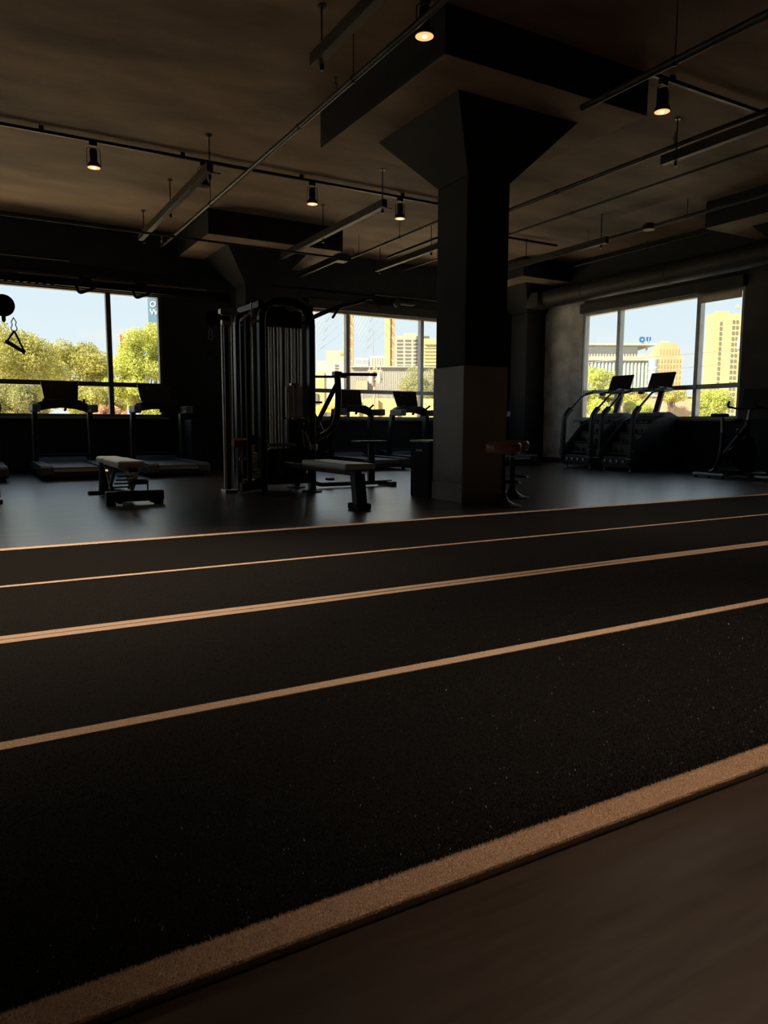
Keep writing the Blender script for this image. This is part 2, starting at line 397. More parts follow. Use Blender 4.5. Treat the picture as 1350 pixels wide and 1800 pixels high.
# ------------------------------------------------------------------ turf
TY0, TY1 = .962, 5.14
LINES = [(.962, 1.022), (1.922, 1.969), (2.888, 2.935), (2.943, 2.990), (3.905, 3.945), (5.06, 5.14)]
TX0, TX1 = -3.1, 11.3
tu = thing('turf_track', 'black artificial turf sprint track with pale tan lane lines', 'turf')
edges = [TY0]; m = MB(); ycur = None
segs = []
y = TY0
for (a, b) in LINES:
    if a > y+1e-4: segs.append((y, a))
    y = b
for i, (a, b) in enumerate(segs):
    MB().box(((TX0+TX1)/2, (a+b)/2, .008), (TX1-TX0, b-a, .016)).build('turf_lane', 'turf', tu)
def wavy(y0, y1, z, amp):
    m = MB(); n = 240; top = []; 
    for i in range(n+1):
        x = TX0+(TX1-TX0)*i/n; d0 = amp*(math.sin(x*1.9+y0)*.5+math.sin(x*4.7+2*y0)*.5)
        d1 = amp*(math.sin(x*1.3+3*y0)*.6+math.sin(x*3.9)*.4)
        top.append([m.bm.verts.new((x, y0+d0, 0)), m.bm.verts.new((x, y0+d0, z)), m.bm.verts.new((x, y1+d1, z)), m.bm.verts.new((x, y1+d1, 0))])
    for A, B in zip(top, top[1:]):
        for j in range(4): m.bm.faces.new((A[j], A[(j+1) % 4], B[(j+1) % 4], B[j]))
    return m
for (a, b) in LINES:
    amp = .004 if 2.5 < a < 3.2 else .0015
    wavy(a, b, .0185, amp).build('lane_line', 'line', tu, 'pale tan turf line')
# pile: short blades, one joined mesh each
def pile(name, m_, n, sampler, h, wdt, zb):
    x, y = sampler(n); a = rng.uniform(0, 2*PI, n); lx = rng.normal(0, h*.45, n); ly = rng.normal(0, h*.45, n)
    hh = h*rng.uniform(.5, 1.2, n); dx = np.cos(a)*wdt; dy = np.sin(a)*wdt
    co = np.empty((n, 3, 3)); co[:, 0] = np.stack([x-dx, y-dy, np.full(n, zb)], 1); co[:, 1] = np.stack([x+dx, y+dy, np.full(n, zb)], 1)
    co[:, 2] = np.stack([x+lx, y+ly, zb+hh], 1)
    me = bpy.data.meshes.new(name); me.vertices.add(3*n); me.vertices.foreach_set('co', co.ravel())
    me.loops.add(3*n); me.loops.foreach_set('vertex_index', np.arange(3*n, dtype=np.int32))
    me.polygons.add(n); me.polygons.foreach_set('loop_start', np.arange(0, 3*n, 3, dtype=np.int32))
    me.update(calc_edges=True); me.materials.append(MAT[m_])
    o = bpy.data.objects.new(name, me); COL.objects.link(o); o.parent = tu; o['kind'] = 'stuff'; return o
def samp_black(n):
    u = rng.uniform(0, 1, n); y = 1.03+(3.9-1.03)*u**1.7
    x = rng.uniform(-.25, 1.0, n)*(y*1.85)+.02*y
    ok = np.ones(n, bool)
    for a, b in LINES: ok &= ~((y > a-.002) & (y < b+.002))
    y = np.where(ok, y, rng.uniform(1.1, 1.85, n)); return x, y
pile('turf_pile', 'turf_fibre', 420000, samp_black, .006, .0009, .014)
def samp_line(a, b, x1):
    def f(n): return rng.uniform(-.4, x1, n), rng.uniform(a-.003, b+.003, n)
    return f
pile('line_pile', 'line_fibre', 330000, samp_line(.962, 1.022, 2.0), .0065, .0006, .015)
pile('line_pile', 'line_fibre', 70000, samp_line(1.922, 1.969, 3.6), .005, .0009, .015)

# ------------------------------------------------------------------ treadmills
def make_treadmill():
    r = thing('treadmill', '', 'treadmill')
    MB().prism([(-1.0, .05), (.95, .05), (.98, .1), (.98, .16), (-1.0, .16), (-1.02, .12)], -.47, .47, bev=.01).build('deck', 'black_plastic', r)
    MB().box((0, -.25, .172), (.60, 1.44, .02), .004).build('belt', 'belt', r)
    for s in (-1, 1):
        MB().prism([(-1.0, .155), (.5, .155), (.5, .215), (-.96, .205)], s*.385-.08, s*.385+.08, bev=.008).build('side_rail', 'dark_grey', r)
        MB().box((s*.385, -1.0, .13), (.17, .07, .13), .02).build('end_cap', 'dark_grey', r)
        m = MB(); m.rect(fillet([(s*.41, .42, .16), (s*.41, .40, .60), (s*.40, .33, 1.00)], .2), .075, .13, up=(0, 1, 0)); m.build('upright', 'black_metal', r)
        m = MB(); m.box((s*.41, .10, 1.035), (.11, .46, .12), .018); m.build('handle_arm', 'grey_plastic', r)
        m = MB(); m.tube(fillet([(s*.30, .30, 1.08), (s*.30, .18, 1.12), (s*.28, .02, 1.17)], .05), .018); m.build('grip', 'rubber', r)
        MB().lathe([(.03, 0), (.03, .03), (.02, .05)], (s*.38, -.93, 0), 12).build('foot', 'rubber', r)
        MB().lathe([(.03, 0), (.03, .03), (.02, .05)], (s*.38, .85, 0), 12).build('foot', 'rubber', r)
    MB().prism([(.45, .17), (.56, .26), (.98, .28), (1.02, .2), (1.0, .08), (.45, .08)], -.36, .36, bev=.015).build('motor_cover', 'dark_grey', r)
    # console bridge, arched underneath
    top = [(-.41, 1.09), (-.33, 1.12), (-.25, 1.17), (.25, 1.17), (.33, 1.12), (.41, 1.09)]
    bot = [(.41, .98), (.37, .97), (.32, 1.01), (.20, 1.04), (0, 1.05), (-.20, 1.04), (-.32, 1.01), (-.37, .97), (-.41, .98)]
    MB().prism(top+bot, .26, .40, 'Y', bev=.01).build('console_bridge', 'black_plastic', r)
    rx = Matrix.Rotation(-.42, 3, 'X')
    MB().box((0, .47, 1.30), (.56, .035, .36), .012, rot=rx, taper=.86).build('screen', 'screen', r)
    MB().box((0, .43, 1.17), (.34, .05, .07), .01, rot=rx).build('screen_mount', 'steel', r)
    MB().box((.03, .24, 1.02), (.035, .05, .05), .008, rot=Matrix.Rotation(.5, 3, 'Y')).build('stop_clip', 'rubber', r)
    m = MB(); m.rect([(-.40, .36, .30), (.40, .36, .30)], .04, .05); m.build('cross_brace', 'black_metal', r)
    MB().box((-.14, .415, 1.39), (.009, .008, .009)).build('status_dot', 'sign_white', r)
    return r
tm = make_treadmill(); tm.location = (1.43, 12.30, 0)
tm['label'] = 'black treadmill fully in view under the left window, left of the adjustable bench'; tm['group'] = 'treadmills facing the far windows'
dup(tm, (.09, 12.30, 0), 0, 'black treadmill cut off by the left edge of the photo', tm['group'])
dup(tm, (2.90, 12.30, 0), 0, 'black treadmill behind the adjustable bench, at the right end of the left window', tm['group'])
dup(tm, (6.58, 12.30, 0), 0, 'black treadmill under the middle window just right of the cable tower', tm['group'])
dup(tm, (7.87, 12.30, 0), 0, 'black treadmill under the middle window just left of the square column', tm['group'])
dup(tm, (9.75, 12.45, 0), 0, 'black treadmill mostly hidden behind the square column and the stools', tm['group'])

# ------------------------------------------------------------------ stair climbers (x right, y forward, z up)
def make_stair():
    r = thing('stair_climber', '', 'stair machine')
    W = .36
    side = [(.06, .08), (0, .16), (0, .36), (.10, .40), (.48, .78), (.62, .90), (.85, .98), (1.10, .99), (1.22, .96), (1.24, .10), (1.15, .05), (.12, .05)]
    for s in (-1, 1):
        MB().prism(side, s*W-.03, s*W+.03, bev=.012).build('side_panel', 'black_plastic', r)
        m = MB(); m.rect(fillet([(s*W, .03, .30), (s*W, .03, .62), (s*W, .05, .98), (s*W*.97, .20, 1.12)], .16), .085, .075, up=(0, 1, 0)); m.build('rail_post', 'black_plastic', r)
        m = MB(); m.tube(fillet([(s*W*.97, .17, 1.09), (s*W*.95, .50, 1.37), (s*W*.95, .62, 1.43), (s*W*.95, .82, 1.46)], .09), .019); m.build('handrail', 'black_metal', r)
        m = MB(); m.tube([(s*W*.95, .56, 1.40), (s*W*.95, .86, 1.47)], .025); m.build('rail_grip', 'rubber', r)
        MB().box((s*(W+.02), -.03, .22), (.13, .07, .02), .005).build('toe_plate', 'grey_plastic', r)
        for y_ in (.1, 1.12): MB().lathe([(.022, 0), (.022, .02), (.01, .03), (.01, .06)], (s*.3, y_, 0), 10).build('foot', 'steel', r)
        MB().box((s*W, .02, .30), (.10, .10, .14), .02).build('post_base', 'dark_grey', r)
    MB().box((0, .62, .10), (2*W-.06, 1.1, .08)).build('base_frame', 'black_metal', r)
    MB().prism([(.78, .97), (.86, 1.03), (1.0, 1.05), (1.16, .99), (1.16, .9), (.78, .9)], -W, W, bev=.01).build('top_cover', 'black_plastic', r)
    # moving treads with risers
    for k in range(4):
        y_ = .10+.17*k; z_ = .30+.185*k
        st = MB().box((0, y_+.11, z_), (2*W-.07, .24, .022), .004).build('tread', 'dark_grey', r)
        MB().prism([(y_+.20, z_+.01), (y_+.215, z_+.01), (y_+.185, z_+.165), (y_+.17, z_+.165)], -W+.05, W-.05).build('riser', 'grey_plastic', st)
        for q in range(4): MB().box((-.21+.14*q, y_+.175, z_+.04), (.045, .03, .06), .012).build('tread_lug', 'black_plastic', st)
    MB().box((0, .05, .18), (2*W-.08, .06, .14), .01).build('front_kick', 'dark_grey', r)
    for q in range(4): MB().box((-.21+.14*q, .01, .17), (.05, .03, .05), .012).build('step_lug', 'steel', r)
    m = MB(); m.rect(fillet([(0, 1.02, 1.0), (0, 1.06, 1.08), (0, 1.19, 1.45)], .05), .11, .06, up=(0, 1, 0)); m.build('console_post', 'black_metal', r)
    # U-shaped grip bar around the console
    m = MB(); m.tube(fillet([(-.30, .74, 1.47), (-.31, 1.10, 1.45), (-.14, 1.2, 1.44), (.14, 1.2, 1.44), (.31, 1.10, 1.45), (.30, .74, 1.47)], .08), .022); m.build('grip_bar', 'black_metal', r)
    for s in (-1, 1): MB().tube([(s*.305, .74, 1.47), (s*.31, 1.02, 1.453)], .031).build('grip_pad', 'grey_plastic', r)
    MB().box((0, 1.10, 1.46), (.42, .16, .05), .015).build('console_tray', 'dark_grey', r)
    MB().box((-.33, 1.02, 1.43), (.10, .10, .09), .02).build('cup_holder', 'black_plastic', r)
    MB().box((0, 1.16, 1.62), (.54, .035, .33), .014, rot=Matrix.Rotation(-.36, 3, 'X')).build('screen', 'screen', r)
    return r
sm = make_stair(); sm.location = (10.10, 10.27, 0); sm.rotation_euler = (0, 0, -PI/2)
sm['label'] = 'black stair climber at the right window, the farther one of the pair'; sm['group'] = 'stair climbers at the right window'
dup(sm, (10.10, 9.31, 0), -PI/2, 'black stair climber nearer the exercise bike, in front of its twin', sm['group'])

# ------------------------------------------------------------------ exercise bikes (y forward)
def make_bike():
    r = thing('exercise_bike', '', 'exercise bike')
    for y_, n_ in ((-.55, 'rear_stabiliser'), (.52, 'front_stabiliser')):
        st = MB().rect([(-.27, y_, .06), (.27, y_, .06)], .09, .035).build(n_, 'steel', r)
        for x_ in (-.24, 0, .24): MB().lathe([(.028, 0), (.028, .014), (.008, .02), (.008, .05)], (x_, y_, 0), 10).build('levelling_foot', 'rubber', st)
    MB().rect(fillet([(0, -.55, .07), (0, -.42, .12), (0, -.30, .34), (0, -.28, .70)], .15), .05, .07, up=(0, 1, 0)).build('seat_tube', 'black_metal', r)
    MB().rect([(0, -.28, .62), (0, -.31, .93)], .035, .05, up=(0, 1, 0)).build('seat_post', 'steel', r)
    MB().prism([(-.13, -.06), (-.10, .07), (-.03, .17), (.03, .17), (.10, .07), (.13, -.06), (.08, -.10), (-.08, -.10)], 0, .05, 'Z', bev=.015).build('saddle', 'rubber', r).location = (0, -.36, .94)
    MB().rect([(0, -.5, .07), (0, .52, .07)], .05, .04).build('base_rail', 'black_metal', r)
    MB().rect([(0, -.26, .30), (0, .30, .78)], .06, .09, up=(0, 1, 0)).build('down_tube', 'black_metal', r)
    MB().rect([(0, .52, .07), (0, .32, .70), (0, .34, .90)], .06, .09, up=(0, 1, 0)).build('head_tube', 'black_metal', r)
    MB().lathe([(.05, -.035), (.24, -.03), (.26, -.018), (.26, .018), (.24, .03), (.05, .035)], (0, .34, .34), 36, 'X').build('flywheel', 'dark_grey', r)
    MB().prism([(-.22, .20), (-.27, .32), (-.20, .43), (.28, .66), (.46, .58), (.36, .50), (.1, .28), (-.08, .17)], .04, .085, bev=.015).build('belt_guard', 'black_plastic', r)
    MB().lathe([(.03, .09), (.10, .095), (.10, .11), (.03, .115)], (0, -.10, .30), 24, 'X').build('crank_disc', 'steel', r)
    for s in (-1, 1):
        c = MB().rect([(s*.12, -.10, .30), (s*.13, -.10-s*.15, .30-s*.06)], .02, .03).build('crank_arm', 'steel', r)
        MB().box((s*.18, -.10-s*.15, .30-s*.06), (.09, .10, .03), .01).build('pedal', 'rubber', c)
    MB().rect([(0, .34, .88), (0, .38, 1.08)], .04, .05, up=(0, 1, 0)).build('handlebar_post', 'steel', r)
    MB().tube(fillet([(-.22, .16, 1.20), (-.24, .14, 1.11), (-.22, .36, 1.08), (.22, .36, 1.08), (.24, .14, 1.11), (.22, .16, 1.20)], .06), .016).build('handlebar', 'rubber', r)
    MB().rect([(0, .40, 1.06), (0, .55, 1.12)], .05, .03, up=(0, 1, 0)).build('screen_arm', 'black_metal', r)
    MB().box((0, .58, 1.24), (.56, .03, .33), .012, rot=Matrix.Rotation(-.15, 3, 'X')).build('screen', 'screen', r)
    MB().lathe([(.015, 0), (.015, .06), (.03, .07), (.03, .09), (.01, .10)], (0, .10, .66), 12).build('resistance_knob', 'pad_brown', r)
    return r
bk = make_bike(); bk.location = (10.62, 7.34, 0); bk.rotation_euler = (0, 0, -PI/2)
bk['label'] = 'black spin bike whose saddle shows against the right window corner'; bk['group'] = 'spin bikes at the right wall'
dup(bk, (10.72, 6.36, 0), -PI/2, 'black spin bike at the right edge of the photo, nearly out of frame', bk['group'])

# ------------------------------------------------------------------ bar stools
def make_stool():
    r = thing('bar_stool', '', 'stool')
    MB().lathe([(.02, .52), (.155, .525), (.172, .54), (.178, .575), (.174, .61), (.16, .630), (.02, .637)], n=40).build('seat', 'leather', r)
    MB().lathe([(.174, .600), (.179, .604), (.179, .609), (.174, .613)], n=40).build('piping', 'leather', r)
    MB().lathe([(.19, .0), (.19, .008), (.13, .022), (.07, .055), (.042, .10), (.03, .15), (.028, .20)], n=36).build('base', 'black_metal', r)
    MB().lathe([(.03, .15), (.03, .36), (.022, .365), (.022, .52)], n=20).build('stem', 'black_metal', r)
    a0, a1 = -1.25, 1.25; pts = [(0.03, 0, .235)]+[(.17*math.cos(a0+(a1-a0)*i/12), .17*math.sin(a0+(a1-a0)*i/12), .235) for i in range(13)]+[(.03, 0.005, .235)]
    MB().tube(pts, .010, 8).build('footrest', 'black_metal', r)
    MB().tube([(.03, 0, .50), (.10, -.04, .49), (.14, -.06, .50)], .006, 6).build('lift_lever', 'chrome', r)
    return r
so = make_stool(); so.location = (4.66, 5.72, 0); so['label'] = 'backless bar stool with round brown leather seat, the nearer of the two beside the column'
so.rotation_euler = (0, 0, -.3); so['group'] = 'bar stools at the column'
dup(so, (5.30, 6.34, 0), .1, 'backless bar stool with brown leather seat half hidden behind the nearer stool', so['group'])

# ------------------------------------------------------------------ box by the column
c = thing('storage_box', 'black box with a pale top standing behind the square column, left side', 'box', (4.72, 6.86, 0))
MB().box((0, 0, .305), (.62, .38, .61), .01).build('body', 'column_paint', c)
MB().box((0, 0, .622), (.64, .40, .022), .006).build('top', 'pad_light', c, 'pale grey top')
MB().box((-.315, 0, .52), (.012, .12, .025), .004).build('handle', 'steel', c)

# ------------------------------------------------------------------ adjustable bench (runs along +Y)
b = thing('adjustable_bench', 'adjustable weight bench with pale pad standing alone in the left of the floor', 'bench', (1.49, 7.58, 0))
MB().box((0, 0, .085), (.56, .10, .105), .012).build('front_foot_bar', 'black_metal', b)
for s in (-1, 1): MB().box((s*.23, 0, .016), (.08, .11, .032), .008).build('foot_pad', 'rubber', b)
MB().box((-.08, 1.28, .02), (.36, .09, .04), .01).build('rear_foot', 'black_metal', b)
MB().rect([(0, .03, .09), (-.05, 1.28, .06)], .07, .06).build('base_rail', 'black_metal', b)
MB().rect([(-.10, 1.22, .04), (-.10, 1.12, .36)], .10, .09, up=(0, 1, 0)).build('rear_post', 'dark_grey', b)
for x_, y0, z0, y1, z1 in ((-.11, 1.0, .35, .62, .10), (.09, 1.0, .35, .62, .10), (-.11, .75, .10, .40, .35), (.09, .75, .10, .40, .35), (.07, .12, .36, .50, .09)):
    MB().rect([(x_, y0, z0), (x_, y1, z1)], .022, .035, up=(1, 0, 0)).build('link_arm', 'steel', b)
for k in range(4): MB().rect([(-.10, .34+.10*k, .26-.045*k), (.09, .34+.10*k, .26-.045*k)], .018, .018).build('ladder_rung', 'steel', b)
MB().rect([(0, .02, .34), (0, 1.25, .34)], .09, .04).build('pad_frame', 'black_metal', b)
MB().box((-.02, .45, .395), (.27, .92, .075), .028, seg=3).build('back_pad', 'pad_light', b, 'long pale grey pad')
MB().box((-.02, 1.22, .395), (.25, .40, .07), .03, seg=3).build('seat_pad', 'pad_light', b, 'short pale grey pad with dark gap before it')
MB().box((-.02, .97, .385), (.24, .06, .06), .01).build('hinge_block', 'pad_brown', b)
MB().box((.07, .10, .215), (.17, .09, .05), .02).build('foot_roller', 'rubber', b)
for x_ in (-.01, .15): MB().rect([(x_, .10, .20), (x_, .10, .12)], .014, .014, up=(0, 1, 0)).build('roller_leg', 'black_metal', b)
for s in (-1, 1): MB().lathe([(.035, -.015), (.035, .015)], (s*.16, -.055, .05), 16, 'Y').build('wheel', 'rubber', b)

# ------------------------------------------------------------------ cable crossover
co = thing('cable_crossover', 'wide cable crossover frame with chrome uprights and pull-up bar before the left window', 'cable machine', (0, 8.36, 0))
for x_ in (.27, 2.72):
    for d in (-.045, .045): MB().tube([(x_+d, 0, .05), (x_+d, 0, 2.06)], .016, 12).build('guide_rod', 'chrome', co)
    up_ = MB().box((x_, .02, 1.05), (.05, .05, 2.10), .006).build('upright', 'black_metal', co)
    for k in range(22): MB().lathe([(.008, -.006), (.008, .002)], (x_, -.006, .12+.045*k), 8, 'Y').build('pin_hole', 'steel', up_)
    MB().box((x_, 0, .02), (.15, .18, .04), .008).build('foot_plate', 'steel', co)
    MB().box((x_, 0, 2.08), (.15, .10, .06), .01).build('top_bracket', 'steel', co)
    MB().box((x_, -.02, 1.98), (.12, .08, .12), .015).build('pulley_carriage', 'steel', co)
    MB().tube([(x_+.04, .10, .1), (x_+.04, .10, 2.1)], .006, 6).build('cable', 'cable', co)
MB().rect([(.10, 0, 2.245), (2.77, 0, 2.245)], .06, .075).build('top_beam', 'black_metal', co)
MB().rect([(.10, .22, 2.245), (2.77, .22, 2.245)], .03, .04).build('rear_beam', 'black_metal', co)
MB().tube([(.6, -.03, 2.29), (2.5, -.03, 2.29)], .008, 6).build('cable', 'cable', co)
for cx in (1.22, 1.78):
    for s in (-1, 1):
        MB().tube(fillet([(cx+s*.03, -.02, 2.30), (cx+s*.12, -.18, 2.32), (cx+s*.30, -.34, 2.26)], .08), .017).build('pull_up_horn', 'rubber', co)
    MB().box((cx, -.02, 2.29), (.12, .06, .05), .01).build('horn_bracket', 'black_metal', co)
    MB().tube(fillet([(cx-.10, -.08, 2.22), (cx-.08, -.14, 2.12), (cx+.04, -.16, 2.17), (cx+.11, -.08, 2.23)], .04), .015).build('neutral_grip', 'rubber', co)
for k in range(9): MB().box((.34+.07*k, -.03, 2.205), (.035, .04, .02), .005).build('rubber_knurl', 'rubber', co)
def pulley(x_, z_, r_, y_=8.22):
    p = MB().lathe([(.02, -.03), (r_-.012, -.028), (r_, -.015), (r_-.012, 0), (r_, .015), (r_-.012, .028), (.02, .03)], (x_, y_-8.36, z_), 32, 'Y').build('pulley_wheel', 'rubber', co)
    MB().lathe([(.010, z_-r_-.055), (.018, z_-r_-.04), (.020, z_-r_+.01)], (x_, y_-8.36, 0), 12).build('cable_stop', 'rubber', p)
    return p
pulley(.44, 1.945, .105); pulley(2.51, 1.97, .085)
MB().rect([(.27, -.14, 1.96), (.44, -.14, 1.96)], .03, .05).build('pulley_arm', 'black_metal', co)
MB().rect([(2.72, -.12, 1.99), (2.51, -.12, 1.99)], .03, .05).build('pulley_arm', 'black_metal', co)
def cable_handle(x_, z_, y_, label, sc=1., flip=1):
    h = thing('exercise_strap', label, 'strap', (x_, y_, z_-.33*sc), 0, 'strap handles hanging on the crossover')
    P = [(0, 0, .33), (-.022, 0, .29), (-.014, 0, .26), (-.028, 0, .23), (-.018, 0, .205), (0, 0, .20), (.018, 0, .205), (.028, 0, .23), (.014, 0, .26), (.022, 0, .29)]
    MB().tube([(p[0]*sc, 0, p[2]*sc) for p in P], .0045, 8, closed=True, up=(0, 1, 0)).build('carabiner', 'steel', h)
    A = V(0, 0, .205)*sc; Bm = V(-.07*flip, 0, .095)*sc; Cm = V(.085*flip, 0, .0)*sc
    for q in (Bm, Cm): MB().rect([A, q], .003, .018, up=(1, 0, 0)).build('strap', 'black_plastic', h)
    MB().tube([Bm+(Bm-Cm)*.08, Cm-(Bm-Cm)*.02], .019, 12).build('grip', 'rubber', h)
cable_handle(.525, 1.83, 8.20, 'black strap handle on a carabiner hanging against the left window')
cable_handle(2.49, 1.86, 8.20, 'black strap handle hanging in the dark left of the chrome upright', .95, -1)

# ------------------------------------------------------------------ multi-station cable tower
tw = thing('cable_tower', 'tall black multi-station cable tower with chrome guide rods and weight stacks', 'cable machine')
def hoop(x0, x1, y_, h, r_, wdt=.075):
    MB().rect(fillet([(x0, y_, 0.02), (x0, y_, h), (x1, y_, h), (x1, y_, 0.02)], r_, 8), wdt, .10, up=(0, 1, 0)).build('hoop_frame', 'black_metal', tw)
    for x_ in (x0, x1): MB().lathe([(.12, 0), (.12, .018), (.06, .024)], (x_, y_, 0), 24).build('foot_disc', 'dark_grey', tw)
hoop(3.01, 3.62, 8.0, 2.20, .26)
hoop(2.94, 3.68, 8.62, 2.20, .26)
for x_ in (3.01, 3.62):
    MB().rect([(x_, 8.0, 2.14), (x_+.03*(1 if x_ > 3.3 else -1), 8.62, 2.14)], .06, .08).build('top_rail', 'black_metal', tw)
    MB().rect([(x_, 8.0, .18), (x_, 8.62, .18)], .06, .08).build('bottom_rail', 'black_metal', tw)
# side hoop of the left station (plane x const)
MB().rect(fillet([(2.86, 8.04, .12), (2.86, 8.04, 1.98), (2.86, 8.22, 1.98), (2.86, 8.22, .12)], .05), .04, .05, up=(1, 0, 0)).build('side_frame', 'black_metal', tw)
MB().rect([(2.86, 8.12, .14), (3.05, 8.30, .14)], .05, .06).build('side_link', 'steel', tw)
MB().tube([(2.80, 8.08, 1.90), (3.05, 8.05, 1.99)], .014).build('cross_bar', 'steel', tw)
MB().tube([(2.80, 8.08, .16), (3.05, 8.05, .14)], .020).build('cross_bar', 'steel', tw)
MB().tube([(2.80, 8.06, 1.94), (2.92, 8.06, 2.06)], .010).build('cross_bar', 'chrome', tw)
MB().tube([(2.92, 8.06, 2.0), (2.92, 8.06, 2.16)], .010).build('cross_bar', 'chrome', tw)
def rod(x_, y_, z0, z1, r_=.0105, m_='chrome'): MB().tube([(x_, y_, z0), (x_, y_, z1)], r_, 10).build('guide_rod' if m_ == 'chrome' else 'cable', m_, tw)
for x_, z0 in ((2.90, .2), (2.935, .2), (2.975, .2), (3.005, .2)): rod(x_, 8.30, z0, 1.92, .010)
for x_ in (3.20, 3.225, 3.265, 3.31, 3.345): rod(x_, 8.25, .5, 1.93, .0095)
rod(3.12, 8.2, .6, 1.95, .010); rod(3.155, 8.3, .9, 1.95, .005, 'cable')
for x_ in (3.40, 3.425, 3.475, 3.515, 3.555, 3.59): rod(x_, 8.22, .5, 1.93, .0095)
rod(2.955, 8.2, .4, 1.95, .014); rod(3.665, 8.05, .55, 1.9, .006, 'cable')
for x_, y_ in ((2.955, 8.34), (3.27, 8.34), (3.5, 8.3)): rod(x_, y_, .5, 2.0, .004, 'cable')
# weight stacks
def stack(cx, y_, z0, n, wd, dz, dp=.10):
    for k in range(n): 
        p = MB().box((cx, y_, z0+dz*(k+.5)), (wd, dp, dz*.86), .0015).build('weight_plate', 'plate_steel', tw)
    MB().box((cx, y_-dp/2-.004, z0+dz*n/2), (wd*.12, .008, dz*n), .002).build('selector_strip', 'black_plastic', tw)
    MB().box((cx, y_, z0+dz*n+.02), (wd*.5, dp*.8, .03), .004).build('stack_head', 'steel', tw)
stack(2.955, 8.30, .235, 12, .165, .0195)
stack(3.50, 8.24, .885, 19, .185, .0195)
MB().box((3.50, 8.18, 1.06), (.06, .02, .34), .004).build('stack_guide', 'plate_steel', tw)
MB().lathe([(.006, 0), (.006, .04), (.014, .045), (.014, .06)], (2.91, 8.2, .50), 10).build('selector_pin', 'steel', tw)
# lower shrouds
MB().prism([(3.08, .10), (3.62, .10), (3.62, .52), (3.18, .52), (3.08, .46)], 8.16, 8.34, 'Y', bev=.01).build('shroud', 'black_plastic', tw)
MB().prism([(3.40, .50), (3.64, .50), (3.64, .86), (3.40, .86)], 8.18, 8.32, 'Y', bev=.01).build('shroud', 'black_plastic', tw)
MB().box((3.32, 8.3, .13), (.60, .5, .06), .01).build('base_deck', 'black_metal', tw)
MB().prism([(3.06, 1.93), (3.60, 1.93), (3.58, 2.12), (3.10, 2.12)], 8.18, 8.30, 'Y', bev=.01).build('pulley_head', 'black_plastic', tw)
MB().rect([(3.10, 8.06, .565), (3.44, 8.06, .565)], .05, .04).build('knee_pad_bar', 'steel', tw)
for x_, z_, r_, y_ in ((3.12, 2.05, .055, 8.1), (3.30, 2.08, .07, 8.1), (3.48, 2.06, .055, 8.1), (2.95, .62, .055, 8.2), (3.47, .81, .075, 7.92), (3.22, 1.98, .05, 8.15), (3.40, 1.99, .05, 8.15)):
    MB().lathe([(.012, -.02), (r_-.01, -.018), (r_, -.012), (r_-.01, 0), (r_, .012), (r_-.01, .018), (.012, .02)], (x_, y_, z_), 28, 'Y').build('pulley', 'rubber', tw)
MB().lathe([(.012, -.026), (.060, -.024), (.068, -.012), (.068, .0)], (3.47, 7.915, .81), 28, 'Y').build('pulley_cover', 'dark_grey', tw)
MB().lathe([(.010, -.045), (.010, -.026)], (3.47, 7.92, .81), 12, 'Y').build('pulley_bolt', 'chrome', tw)
for k in range(6):
    a = V(3.50+.012*k, 7.90, .70-.028*k)
    MB().tube([a+V(.009*math.cos(q), .009*math.sin(q)*(k % 2), .016*math.sin(q)) for q in [2*PI*i/8 for i in range(8)]], .0028, 6, closed=True, up=(0, 1, .3)).build('chain_link', 'chrome', tw)
MB().tube([(3.46, 7.90, .74), (3.48, 7.90, .54)], .004, 6).build('cable', 'chrome', tw)
MB().tube([(3.26, 8.14, .50), (3.28, 8.14, .40), (3.24, 8.14, .34), (3.29, 8.14, .20)], .004, 6).build('cable', 'cable', tw)
MB().lathe([(.05, .50), (.052, .52), (.052, .55), (.05, .565)], (3.62, 7.96, 0), 20).build('collar', 'steel', tw)
MB().lathe([(.05, -.09), (.055, -.08), (.055, .08), (.05, .09)], (2.79, 8.14, .585), 24, 'X').build('foam_roller', 'pad_brown', tw, 'round brown roller pad')
MB().tube([(2.74, 8.05, .41), (2.88, 8.05, .41)], .022).build('peg', 'steel', tw)
# low curved foot of the left station
MB().prism([(2.76, .03), (2.98, .06), (3.02, .20), (2.96, .20), (2.88, .14), (2.76, .13)], 8.02, 8.12, 'Y', bev=.01).build('curved_foot', 'black_metal', tw)
# front bench station
MB().rect([(3.25, 6.12, .345), (3.25, 8.0, .345)], .07, .06).build('bench_beam', 'black_metal', tw)
MB().rect([(3.27, 6.18, .33), (3.27, 6.13, .05)], .11, .13, up=(0, 1, 0)).build('bench_leg', 'black_metal', tw)
MB().box((3.27, 6.14, .03), (.16, .20, .06), .015).build('bench_foot', 'rubber', tw)
MB().box((3.27, 6.62, .405), (.33, 1.02, .055), .02, seg=3).build('bench_pad', 'pad_light', tw, 'long bench pad with pale top')  # one even pale colour over the whole pad
MB().box((3.27, 6.62, .375), (.31, .98, .02), .004).build('pad_board', 'pad_brown', tw)
